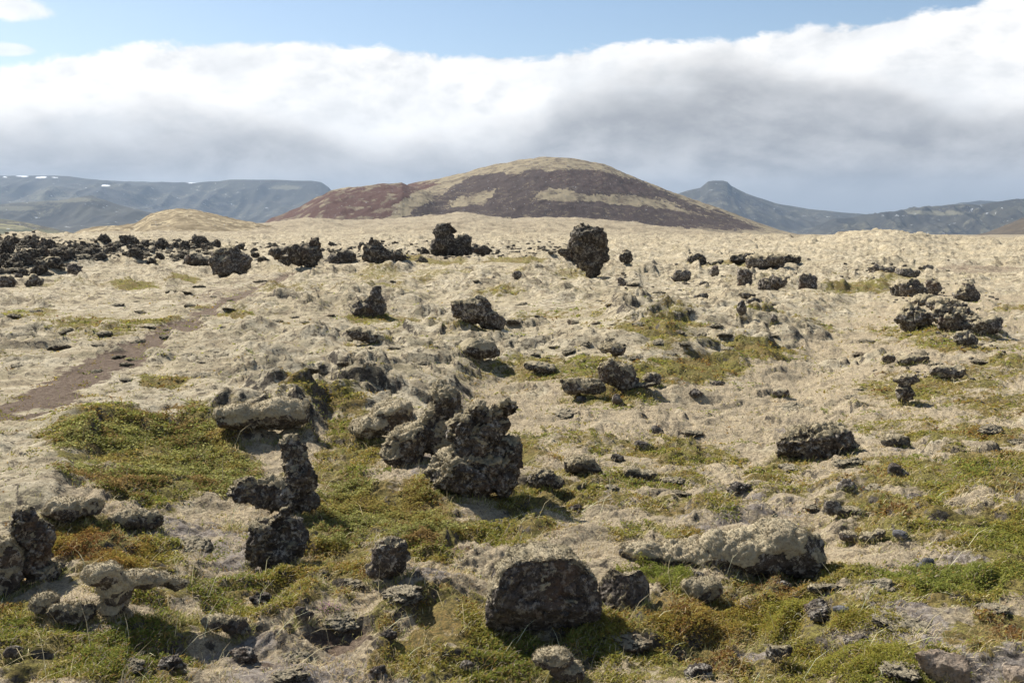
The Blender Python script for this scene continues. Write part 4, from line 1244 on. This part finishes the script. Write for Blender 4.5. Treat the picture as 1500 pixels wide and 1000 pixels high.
# ------------------------------------------------------------------ light and sky
SUN_EL, SUN_AZ = math.radians(44), math.radians(-47)      # azimuth from +Y, negative = left
sd = Vector((math.sin(SUN_AZ) * math.cos(SUN_EL), math.cos(SUN_AZ) * math.cos(SUN_EL), math.sin(SUN_EL)))
sl = bpy.data.lights.new('sun', 'SUN'); sl.energy = 5.0; sl.angle = math.radians(.55); sl.color = (1, .95, .87)
so = bpy.data.objects.new('sun', sl); COL.objects.link(so)
so.rotation_euler = sd.to_track_quat('Z', 'Y').to_euler()
so.location = (0, 0, 50)

world = bpy.data.worlds.new('World'); scene.world = world
world.use_nodes = True


class WT(NT):
    def __init__(self, w):
        self.t = w.node_tree; self.t.nodes.clear()
        self.out = self.t.nodes.new('ShaderNodeOutputWorld')


world.cycles.sampling_method = 'MANUAL'; world.cycles.sample_map_resolution = 512
w = WT(world)
sky = w.n('ShaderNodeTexSky', sky_type='NISHITA', sun_disc=False)
sky.sun_elevation = SUN_EL; sky.sun_rotation = SUN_AZ
sky.air_density = 1.0; sky.dust_density = .6; sky.ozone_density = 1.5
tc = w.n('ShaderNodeTexCoord')
sep = w.n('ShaderNodeSeparateXYZ', ins={'Vector': tc.outputs['Generated']})
azn = w.math('ARCTAN2', sep.outputs[0], sep.outputs[1])
eln = w.math('ARCSINE', sep.outputs[2])


def ae(px, py):
    d = ray(px, py); d = d / np.linalg.norm(d)
    return math.atan2(d[0], d[1]), math.asin(d[2])


def curve_of(pts):
    """cloud edge as elevation over azimuth"""
    nd = w.n('ShaderNodeFloatCurve')
    A = [ae(*p) for p in pts]
    lo, hi = -.65, .65
    mr = w.n('ShaderNodeMapRange'); w.set(mr.inputs[0], azn); mr.inputs[1].default_value = lo; mr.inputs[2].default_value = hi
    w.set(nd.inputs['Value'], mr.outputs[0])
    cu = nd.mapping.curves[0]
    cu.points[0].location = (0, A[0][1] * 2); cu.points[1].location = (1, A[-1][1] * 2)
    for a, e in A:
        cu.points.new((a - lo) / (hi - lo), e * 2)
    nd.mapping.update()
    return w.math('MULTIPLY', nd.outputs[0], .5)


# direction warped so clouds stretch sideways
vec = w.n('ShaderNodeCombineXYZ', ins={0: w.math('MULTIPLY', azn, 1.0), 1: w.math('MULTIPLY', eln, 1.9), 2: 0.0}).outputs[0]
nA = w.noise(7, 10, .58, vec, .25); nB = w.noise(20, 8, .62, vec, .3); nC = w.noise(3.2, 5, .5, vec, .4); nD = w.noise(60, 4, .6, vec)
top = curve_of([(0, 92), (60, 90), (120, 78), (190, 66), (250, 64), (350, 62), (430, 60), (520, 68), (620, 76), (740, 80), (800, 80), (850, 66), (930, 57), (1000, 60), (1060, 58), (1150, 42), (1300, 22), (1420, 4), (1500, -20)])
grey = curve_of([(0, 205), (100, 200), (200, 188), (300, 200), (400, 190), (480, 195), (540, 215), (650, 205), (770, 195), (830, 150), (900, 125), (1000, 112), (1060, 95), (1130, 110), (1250, 135), (1350, 150), (1500, 165)])
# cover: below the upper edge everything is cloud
e1 = w.math('SUBTRACT', top, eln)
e1 = w.math('ADD', e1, w.math('MULTIPLY', w.math('SUBTRACT', nA, .5), .030))
e1 = w.math('ADD', e1, w.math('MULTIPLY', w.math('SUBTRACT', nB, .5), .028))
e1 = w.math('ADD', e1, w.math('MULTIPLY', w.math('SUBTRACT', nD, .5), .010))
mask = w.ramp(e1, -.001, .007)
# high stray clouds above
stray = w.ramp(w.noise(2.0, 7, .6, tc.outputs['Generated'], .5), .56, .72)
stray = w.math('MULTIPLY', stray, w.ramp(eln, .28, .45))


def puff(px, py, ra, re):
    a, e = ae(px, py)
    da = w.math('DIVIDE', w.math('SUBTRACT', azn, a), ra); de = w.math('DIVIDE', w.math('SUBTRACT', eln, e), re)
    q = w.math('ADD', w.math('MULTIPLY', da, da), w.math('MULTIPLY', de, de))
    q = w.math('ADD', q, w.math('MULTIPLY', w.math('SUBTRACT', nB, .5), 3.0))
    return w.ramp(q, 1.3, .4)


cm = w.math('MAXIMUM', mask, w.math('MULTIPLY', puff(12, 12, .036, .011), .9))
cm = w.math('MAXIMUM', cm, w.math('MULTIPLY', puff(12, 72, .022, .006), .7))
cm = w.math('MAXIMUM', cm, stray)
# tone
e2 = w.math('SUBTRACT', grey, eln)
e2 = w.math('ADD', e2, w.math('MULTIPLY', w.math('SUBTRACT', nC, .5), .09))
e2 = w.math('ADD', e2, w.math('MULTIPLY', w.math('SUBTRACT', nA, .5), .075))
e2 = w.math('ADD', e2, w.math('MULTIPLY', w.math('SUBTRACT', nB, .5), .035))
gt = w.ramp(e2, -.025, .028)
# relief of the cloud: difference of the billow field towards the sun
vec2 = w.n('ShaderNodeVectorMath', operation='ADD', ins={0: vec, 1: (-.012, .022, 0)}).outputs[0]
nA2 = w.noise(7, 10, .58, vec2, .25); nB2 = w.noise(20, 8, .62, vec2, .3)
rel = w.math('ADD', w.math('MULTIPLY', w.math('SUBTRACT', nA, nA2), 1.3), w.math('MULTIPLY', w.math('SUBTRACT', nB, nB2), .6))
rel = w.math('ADD', w.math('MULTIPLY', rel, 1.1), .5, clamp=True)
white = w.mix(w.ramp(nA, .35, .6), (.57, .575, .58), (.67, .66, .645))
white = w.mix(w.ramp(rel, .15, .6), (.48, .49, .50), white)
greyc = w.mix(w.ramp(nA, .35, .62), (.225, .230, .242), (.325, .330, .342))
greyc = w.mix(w.ramp(rel, .2, .8), w.mix(.35, greyc, (.17, .18, .197)), w.mix(.3, greyc, (.45, .45, .45)))
greyc = w.mix(w.ramp(eln, .075, .015), greyc, (.21, .235, .27))
cc = w.mix(gt, white, greyc)
bgs = w.n('ShaderNodeBackground', ins={'Color': sky.outputs[0], 'Strength': .072})
bgc = w.n('ShaderNodeBackground', ins={'Color': cc, 'Strength': 1.0})
mx = w.n('ShaderNodeMixShader', ins={0: cm, 1: bgs.outputs[0], 2: bgc.outputs[0]})
w.t.links.new(mx.outputs[0], w.out.inputs[0])

# ------------------------------------------------------------------ camera and render settings
cd = bpy.data.cameras.new('camera'); cd.lens = 35; cd.sensor_width = 36; cd.clip_start = .05; cd.clip_end = 60000
co = bpy.data.objects.new('camera', cd); COL.objects.link(co)
co.location = (0, 0, CAM_H); co.rotation_euler = (math.pi / 2 - PITCH, 0, 0)
scene.camera = co
scene.view_settings.view_transform = 'Standard'; scene.view_settings.look = 'None'
scene.view_settings.exposure = .76; scene.view_settings.gamma = 1
scene.cycles.use_denoising = True
scene.cycles.max_bounces = 5; scene.cycles.diffuse_bounces = 3; scene.cycles.volume_bounces = 0
